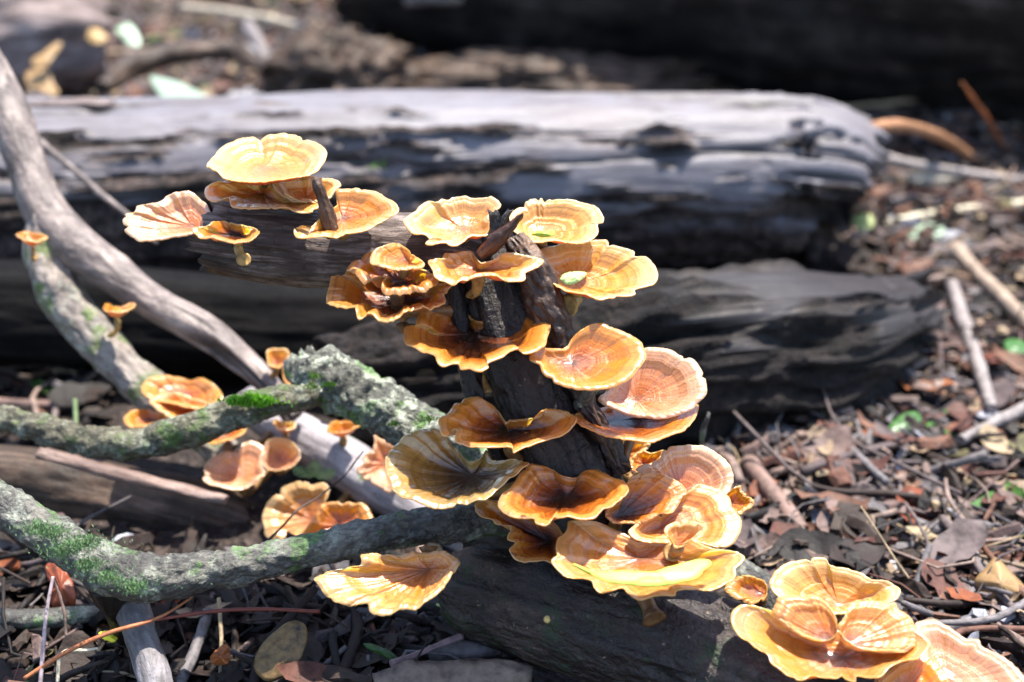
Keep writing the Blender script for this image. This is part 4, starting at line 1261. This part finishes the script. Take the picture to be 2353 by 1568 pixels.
gstick('orange brown curved stick leaning off the right end of the pale log', [(1960, 300, 14, .10), (2050, 288, 14, .09), (2120, 300, 14, .07), (2185, 328, 12, .03), (2250, 375, 10)], OSTK)
gstick('long straight grey stick from the pale log end toward the right edge', [(2000, 352, 10, .03), (2100, 378, 10, .02), (2240, 400, 9, .01), (2380, 420, 9)], GSTK, seed=1)
gstick('fat pale tan wood chunk right of the pale log end', [(2085, 416, 17), (2130, 414, 19), (2195, 418, 15)], PSTK, 'wood_chunk', 'wood', seed=2)
gstick('pale lichen spotted stick reaching the right edge below the tan chunk', [(1960, 522, 9), (2050, 512, 10), (2160, 490, 11), (2370, 465, 10)], PSTK, seed=3)
gstick('thin grey stick crossing behind the lichen spotted one', [(2180, 452, 7), (2260, 435, 7), (2360, 405, 7)], GSTK, seed=4)
gstick('long brown stick slanting down at the right, right of the dark log end', [(2188, 655, 14), (2215, 740, 16), (2245, 830, 16), (2280, 940, 13)], GSTK, seed=5)
gstick('thick tan stick entering from the right edge above the long brown one', [(2195, 575, 20), (2240, 620, 16), (2300, 680, 16), (2380, 760, 16)], simple_mat('tan_stick', (.22, .16, .12), .6, .3, 130, .5, .002), seed=6)
gstick('grey stick with a pale broken end at the right edge, below the green leaf', [(2205, 1012, 13), (2260, 985, 14), (2330, 950, 15), (2400, 915, 15)], GSTK, seed=7)
gstick('flat brown bark stick on the litter behind the rosy fan mushroom', [(1720, 1065, 20), (1760, 1115, 22), (1800, 1165, 22), (1845, 1220, 16)], BSTK, seed=8)
gstick('dark grey branch coming in from the right edge above the corner', [(2170, 1448, 13), (2240, 1425, 14), (2310, 1405, 15), (2400, 1385, 15)], simple_mat('dark_branch', (.07, .065, .07), .45, .3), seed=9)
gstick('thin red stem standing at an angle by the right edge of the black log', [(2310, 345, 5, .0), (2270, 275, 5, .05), (2210, 190, 4, .12)], RSTK, 'stem', 'stem', seed=10, seg=8)
gstick('pale twig at the top left behind the pale log', [(420, 18, 10, .03), (520, 30, 11, .03), (620, 45, 9, .03), (740, 75, 8, .03), (840, 110, 7, .02)], PSTK, 'twig', 'twig', seed=11)
gstick('grey root slanting down beside the knotted root lump', [(570, 60, 16, .05), (600, 110, 14, .04), (620, 170, 11, .02)], GSTK, 'root', 'root', seed=12)
gstick('pink brown stick in the litter below the ragged orange mushroom', [(900, 1528, 8, .012), (980, 1495, 8, .012), (1062, 1462, 7, .012)], simple_mat('pinkish_stick', (.30, .20, .19), .5), seed=13, n=24)
gstick('grey bark slab by the foot of the bottom log', [(985, 1505, 22), (1060, 1498, 24), (1150, 1490, 18)], GSTK, 'bark', 'bark', seed=14)
gstick('pale sunlit wood slab at the bottom edge left of the bottom log', [(860, 1580, 36), (1000, 1560, 38), (1130, 1552, 36), (1220, 1560, 26)], simple_mat('tan_wood', (.24, .18, .13), .65, .35, 120, .6, .003), 'wood_slab', 'wood', seed=15, seg=30, rough=.004)
gstick('grey stick under the old brown log at the left edge', [(-40, 925, 14), (60, 930, 14), (170, 935, 12)], BSTK, seed=16)
lump('seed', 'tiny pale seed stuck in a hole on the front of the bottom log', 'seed', 1257, 1424, .653, .0013, .0013, .0016, OCH, 131, .3)
# thin stems bottom left
def pstem(label, pts, mat, seed):
    o = tube('stem', pxpath(pts), mat, seg=8, n=50, seed=seed, rough=.0001, freq=200)
    return tag(o, label, 'stem')


pstem('long orange dry grass stem sweeping up from the bottom left corner', [(55, 1560, .66, 5), (150, 1500, .665, 5.5), (250, 1455, .67, 5.5), (330, 1432, .675, 5), (380, 1412, .68, 4), (442, 1372, .69, 3)], RSTK, 141)
pstem('thin red stem running right from the grey stick in the bottom left', [(360, 1424, .68, 4), (480, 1406, .69, 4.5), (600, 1400, .70, 4.5), (735, 1406, .71, 4)], RSTK, 142)
pstem('grey purple dry stalk standing in the bottom left corner', [(92, 1580, .66, 5), (100, 1480, .665, 5), (108, 1400, .67, 4.5), (122, 1325, .675, 4)], simple_mat('purple_stalk', (.22, .17, .18), .5), 143)
pstem('short red brown stalk beside the grey purple one', [(152, 1462, .68, 4), (146, 1400, .68, 4), (124, 1328, .68, 3.5)], BSTK, 144)
pstem('curled pale tendril beside the orange grass stem', [(132, 1568, .675, 4), (136, 1520, .675, 5), (152, 1497, .675, 5), (195, 1495, .68, 4), (225, 1490, .68, 3)], PSTK, 145)
pstem('slim pale green stem in the dark gap at the left', [(172, 918, .87, 6), (175, 975, .865, 6)], simple_mat('green_stem', (.16, .22, .10), .5), 146)

leaf_px('leaf', 'large mint green glossy leaf behind the left part of the pale log', [(345, 175), (372, 180), (410, 188), (450, 208), (488, 228), (455, 240), (400, 243), (372, 225), (355, 200)], F1, 1.42, MINT, tilt=12, M=48)
leaf_px('leaf', 'small green and white leaf by the rotten log at top left', [(262, 58), (285, 52), (305, 62), (320, 90), (318, 106), (296, 100), (275, 80)], F1, 1.72, MINT, tilt=30, M=40)
leaf_px('leaf', 'bright green leaf at the top edge of the photo', [(590, -8), (612, -12), (635, 2), (638, 18), (618, 26), (600, 14)], F1, None, GRN, tilt=20, M=40)
leaf_px('leaf', 'shiny green leaf beside the split end of the dark log', [(2030, 1010), (2050, 970), (2080, 950), (2105, 947), (2118, 965), (2095, 985), (2060, 1008)], F1, None, GRN, tilt=20, M=40)
leaf_px('leaf', 'pale blue green leaf in the litter below the lichen spotted stick', [(2085, 535), (2100, 522), (2140, 512), (2170, 525), (2160, 545), (2120, 552), (2095, 548)], F1, None, MINT, tilt=10, M=40)
leaf_px('leaf', 'yellow green leaf scrap at the right end of the dark log', [(1958, 500), (1985, 490), (2005, 495), (2010, 520), (1980, 530), (1962, 518)], F1, 1.2, PGRN, tilt=30, M=36)
leaf_px('leaf', 'bright green leaf at the right edge by the long brown stick', [(2308, 785), (2330, 778), (2360, 790), (2360, 812), (2330, 818), (2312, 806)], F1, None, GRN, tilt=15, M=36)
leaf_px('leaf', 'folded ochre leaf standing at the right edge above the corner', [(2240, 1335), (2270, 1300), (2290, 1280), (2320, 1310), (2360, 1355), (2360, 1395), (2300, 1392), (2265, 1370)], F1, None, OCH, tilt=40, bow=-.01, M=44)
leaf_px('leaf', 'mottled brown oval leaf in the shade at the bottom left', [(584, 1537), (590, 1500), (623, 1457), (665, 1428), (697, 1432), (707, 1457), (697, 1500), (680, 1530), (648, 1558), (610, 1565)], F1, .70, MOT, tilt=48, M=48)
leaf_px('leaf', 'rusty curled leaf behind the dry stalks at the left', [(105, 1300), (140, 1290), (155, 1310), (170, 1350), (172, 1395), (150, 1400), (120, 1395), (112, 1350)], F1, .75, RUST, tilt=50, bow=-.002, M=40, ruf=.012, jag=2)
leaf_px('leaf', 'small rust leaf left of the mottled oval leaf', [(482, 1515), (500, 1490), (520, 1480), (530, 1510), (515, 1535), (495, 1530)], F1, None, RUST, tilt=30, M=36, ruf=.012, jag=2)
leaf_px('leaf', 'narrow green leaf in the litter below the ragged orange mushroom', [(835, 1478), (865, 1482), (895, 1495), (917, 1515), (900, 1518), (870, 1502), (845, 1490)], F1, None, GRN, tilt=20, M=36)
leaf_px('leaf', 'lime grass blade beside the cut end of the bottom log', [(1003, 1386), (1030, 1387), (1058, 1394), (1058, 1401), (1030, 1398), (1006, 1392)], F1, .73, PGRN, tilt=20, M=36)
leaf_px('leaf', 'yellow leaf scrap beside the orange grass stem', [(226, 1455), (245, 1450), (270, 1460), (262, 1475), (240, 1470)], F1, .715, simple_mat('lemon_leaf', (.6, .5, .03), .5), tilt=20, M=30)
leaf_px('leaf', 'cream yellow leaf lying lowest against the rotten log at top left', [(58, 170), (80, 160), (110, 162), (122, 190), (135, 215), (100, 222), (66, 205)], F1, 1.5, OCH, tilt=30, M=40)
leaf_px('leaf', 'cream yellow leaf in the middle of the rotten log end at top left', [(70, 140), (100, 120), (130, 98), (142, 102), (120, 135), (105, 155), (80, 155)], F1, 1.5, OCH, tilt=36, M=40)
leaf_px('leaf', 'cream yellow leaf near the dark hollow right of the rotten log', [(205, 70), (225, 66), (246, 85), (240, 98), (215, 100), (200, 88)], F1, 1.6, OCH, tilt=36, M=40)

# ------------------------------------------------------------------ loose litter
rng = np.random.RandomState(99)


def leaf_mesh(L, Wd, curl, fold, mat, seed):
    r = np.random.RandomState(seed)
    ns, V, Fc = 7, [], []
    for i in range(ns + 1):
        t = i / ns
        wd = Wd * math.sin(math.pi * min(1, t ** .8 * .97 + .02)) ** .8 * (1 + r.randn() * .10)
        x = (t - .5) * L
        z = curl * L * (4 * (t - .5) ** 2) + r.randn() * .03 * L
        V += [(x, -wd / 2, z + fold * wd), (x, r.randn() * .04 * Wd, z), (x, wd / 2, z + fold * wd * (.4 + r.rand()))]
    for i in range(ns):
        for k in range(2):
            a = i * 3 + k
            Fc.append((a, a + 3, a + 4, a + 1))
    return mesh('leaf', V, Fc, None, None, (mat,))


def chip_mesh(L, Wd, H, mat, seed):
    r = np.random.RandomState(seed)
    V, Fc = [], []
    ns = 4
    for i in range(ns + 1):
        t = i / ns
        x = (t - .5) * L + r.randn() * .06 * L
        wv = Wd * (.6 + .5 * r.rand()) * (1 - .3 * abs(2 * t - 1))
        oz = r.randn() * .25 * H
        for (a, b) in ((-1, 0), (-.6, 1), (.55, .9), (1, .1)):
            V.append((x + r.randn() * .05 * L, a * wv / 2, b * H + oz + r.randn() * .15 * H))
    for i in range(ns):
        for k in range(4):
            a, b = i * 4 + k, i * 4 + (k + 1) % 4
            Fc.append((a, b, b + 4, a + 4))
    Fc.append((0, 3, 2, 1))
    e = ns * 4
    Fc.append((e, e + 1, e + 2, e + 3))
    return mesh('bark_chip', V, Fc, None, None, (mat,), shade=False)


def twig_mesh(L, r0, mat, seed, bend=.12):
    r = np.random.RandomState(seed)
    pts = [(-L / 2, 0, 0, r0), (-L / 6, r.randn() * bend * L * .5, r.randn() * bend * L * .2, r0 * .95), (L / 6, r.randn() * bend * L * .5, r.randn() * bend * L * .2, r0 * .85), (L / 2, r.randn() * bend * L, 0, r0 * .6)]
    X, U, _, c, T = tube_verts(pts, 6, 8, rough=r0 * .25, freq=250, seed=seed, octs=2)
    V = X.reshape(-1, 3)
    Fc = [(i * 6 + j, i * 6 + (j + 1) % 6, (i + 1) * 6 + (j + 1) % 6, (i + 1) * 6 + j) for i in range(7) for j in range(6)]
    Fc += [tuple(range(5, -1, -1)), tuple(range(42, 48))]
    return mesh('twig', V, Fc, None, None, (mat,))


COLS = {
    'reddish brown': (.098, .045, .032), 'pinkish tan': (.155, .106, .090), 'dark brown': (.030, .020, .016), 'grey': (.105, .092, .092),
    'pale straw': (.23, .165, .105), 'rust red': (.17, .055, .022), 'silvery white': (.34, .34, .37), 'olive': (.095, .085, .04),
    'black': (.014, .011, .010), 'mauve grey': (.092, .069, .066), 'fresh green': (.05, .12, .025),
}
WTS = {
    'leaf': {'reddish brown': 6, 'pinkish tan': 6, 'dark brown': 6, 'grey': 2, 'pale straw': 3, 'rust red': 2, 'silvery white': 1.0, 'olive': 1.5, 'mauve grey': 3, 'black': 2, 'fresh green': .5},
    'bark_chip': {'reddish brown': 4, 'pinkish tan': 4, 'dark brown': 8, 'grey': 4, 'pale straw': 2, 'mauve grey': 6, 'black': 6, 'silvery white': .5},
    'twig': {'reddish brown': 4, 'pinkish tan': 4, 'dark brown': 5, 'grey': 5, 'pale straw': 3, 'mauve grey': 5, 'black': 2},
}
LM = {c: simple_mat(c.replace(' ', '_') + '_litter', v, .62 if c != 'silvery white' else .35, .28, 170, .6, .0015, spec=.2) for c, v in COLS.items()}
PROT = {}
for kind in WTS:
    for c in WTS[kind]:
        for size in ('small', 'large'):
            for shp in (0, 1):
                sd_ = abs(hash((kind, c))) % 1 + len(PROT) * 7 + 1
                k = (1.0 if size == 'small' else 1.8) * (.9 + .2 * ((len(PROT) * 37 % 10) / 10))
                if kind == 'leaf':
                    me = leaf_mesh(.019 * k, (.011 if shp else .006) * k, .08 if shp else .18, .10 if shp else .25, LM[c], sd_)
                    sn_ = ('flat', 'curled')[1 - shp]
                elif kind == 'bark_chip':
                    me = chip_mesh(.012 * k, (.0065 if shp else .0032) * k, .0020 * k, LM[c], sd_)
                    sn_ = ('blocky', 'splintery')[1 - shp]
                else:
                    me = twig_mesh((.045 if shp else .065) * k, (.0014 if shp else .0006) * k, LM[c], sd_, .1 if shp else .25)
                    sn_ = ('stout', 'thin bent')[1 - shp]
                PROT[(kind, c, size, shp)] = (me, sn_)

# ground that shows: rough world-space polygons as pixel tests after projection
LAND = [('the pale log end', 2000, 330), ('the dark log end', 2110, 760), ('the rosy fan mushroom', 1690, 1080), ('the ochre folded leaf', 2290, 1340), ('the bottom right mushrooms', 1950, 1350), ('the tan wood chunk', 2140, 415),
        ('the shiny green leaf', 2075, 985), ('the mint green leaf', 410, 210), ('the rotten log', 130, 90), ('the knotted root lump', 775, 165), ('the mottled oval leaf', 640, 1500), ('the grey stick in the corner', 340, 1480),
        ('the mossy elbow', 280, 1320), ('the bottom log', 1120, 1480), ('the black log', 1100, 120), ('the forked limb', 120, 850), ('the long brown stick', 2240, 800), ('the flat bark stick', 1785, 1145), ('the dark branch', 2260, 1425)]


def relation(u, v):
    best = min(LAND, key=lambda q: (q[1] - u) ** 2 + 1.6 * (q[2] - v) ** 2)
    du, dv = u - best[1], v - best[2]
    far = math.hypot(du, dv)
    if far < 45:
        r_ = 'right beside'
    elif abs(du) > abs(dv) * 1.2:
        r_ = 'right of' if du > 0 else 'left of'
    else:
        r_ = 'in front of' if dv > 0 else 'behind'
    if far > 190:
        r_ = 'far ' + r_
    return r_ + ' ' + best[0]


def wchoice(d):
    ks = list(d)
    p = np.array([d[k] for k in ks], float)
    return ks[rng.choice(len(ks), p=p / p.sum())]


def hidden(u, v):
    # covered by the logs and the mushroom pile in the middle
    if 230 < v < 620 and u < 1960: return True
    if 620 <= v < 830 and u < 2080: return True
    if v < 200 and u > 1000: return True
    if 830 <= v < 1000 and 250 < u < 1950 - (v - 830) * 1.2: return True
    if 1000 <= v < 1250 and u < 1600: return True
    if v >= 1250 and 1120 < u < 1700 + (v - 1250) * .2: return True
    return False


pieces = {'leaf': [], 'bark_chip': [], 'twig': []}
NUM = {'leaf': 2200, 'bark_chip': 5200, 'twig': 2000}
for kind, N in NUM.items():
    got = 0
    tries = 0
    while got < N and tries < N * 30:
        tries += 1
        y = .48 + 2.05 * rng.rand() ** .9
        x = (rng.rand() * 2 - 1) * (.42 * y + .08)
        u, v, d = project((x, y, 0))
        if v > 1680 or v < -60 or u < -80 or u > 2440 or hidden(u, v):
            continue
        wt = WTS[kind]
        if x < .05 and y < .95:              # dark humus, and shade under the branches put into the colour weights
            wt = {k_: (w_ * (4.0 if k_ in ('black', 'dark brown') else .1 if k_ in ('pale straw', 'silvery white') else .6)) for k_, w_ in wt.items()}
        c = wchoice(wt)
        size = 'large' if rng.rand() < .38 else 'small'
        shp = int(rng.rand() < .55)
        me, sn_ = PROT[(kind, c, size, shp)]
        z = float(gh(np.array(x), np.array(y))) + .001 + rng.rand() ** 2 * .012
        sc = .75 + .6 * rng.rand()
        rot = (rng.randn() * .28, rng.randn() * .22, rng.rand() * 6.28)
        pieces[kind].append((sc * (1.8 if size == 'large' else 1) / d * (1 if 0 < u < 2353 and 0 < v < 1568 else .3), me, (x, y, z), rot, sc, c, size, sn_, u, v))
        got += 1

CAT = {'leaf': 'leaf', 'bark_chip': 'bark chip', 'twig': 'twig'}
GRP = {'leaf': 'dead leaves in the litter', 'bark_chip': 'bark chips in the litter', 'twig': 'twigs in the litter'}
from mathutils import Euler, Matrix
used = set()
for kind, lst in pieces.items():
    lst.sort(key=lambda q: -q[0])
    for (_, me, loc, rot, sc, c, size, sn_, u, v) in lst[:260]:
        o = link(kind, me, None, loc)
        o.rotation_euler = rot
        o.scale = (sc, sc, sc)
        nm = CAT[kind]
        lab = f'{size} {c} {sn_} {nm} {relation(u, v)}'
        a = 'lying loose'
        if lab in used:
            adj = ['lying level', 'tipped left', 'tipped right', 'tilted forward', 'pointing sideways', 'turned end-on']
            yaw = rot[2] % math.pi
            a = adj[5] if abs(yaw - math.pi / 2) < .5 else adj[4] if (yaw < .5 or yaw > math.pi - .5) else ('slanting rightward' if yaw < math.pi / 2 else 'slanting leftward')
            lab = f'{size} {c} {sn_} {nm} {a} {relation(u, v)}'
        if lab in used or len(lab.split()) > 16:
            near = sorted(LAND, key=lambda q: (q[1] - u) ** 2 + 1.6 * (q[2] - v) ** 2)[1][0]
            lab = f'{size} {c} {sn_} {nm} {a} toward {near}'
        if lab in used:
            lab = lab.replace(nm + ' ', 'half buried ' + nm + ' ') if len(lab.split()) < 15 else lab.replace(size, 'broken ' + size)
        used.add(lab)
        tag(o, lab, nm, GRP[kind])
    Vs, Fs, mi, mats = [], [], [], []
    off = 0
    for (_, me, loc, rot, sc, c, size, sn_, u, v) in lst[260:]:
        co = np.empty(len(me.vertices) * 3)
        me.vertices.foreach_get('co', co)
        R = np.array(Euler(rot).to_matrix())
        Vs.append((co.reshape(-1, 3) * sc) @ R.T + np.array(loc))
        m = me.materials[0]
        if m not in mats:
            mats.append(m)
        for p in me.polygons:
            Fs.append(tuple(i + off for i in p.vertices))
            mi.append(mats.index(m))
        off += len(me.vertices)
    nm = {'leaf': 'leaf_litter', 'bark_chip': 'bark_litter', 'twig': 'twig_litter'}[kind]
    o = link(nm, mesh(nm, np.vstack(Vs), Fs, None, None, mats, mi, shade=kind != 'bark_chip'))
    tag(o, {'leaf': 'scattered dead leaves covering the forest floor', 'bark_chip': 'small bark chips covering the forest floor', 'twig': 'thin twigs scattered over the forest floor'}[kind], {'leaf': 'leaf litter', 'bark_chip': 'bark litter', 'twig': 'twig litter'}[kind], None, 'stuff')
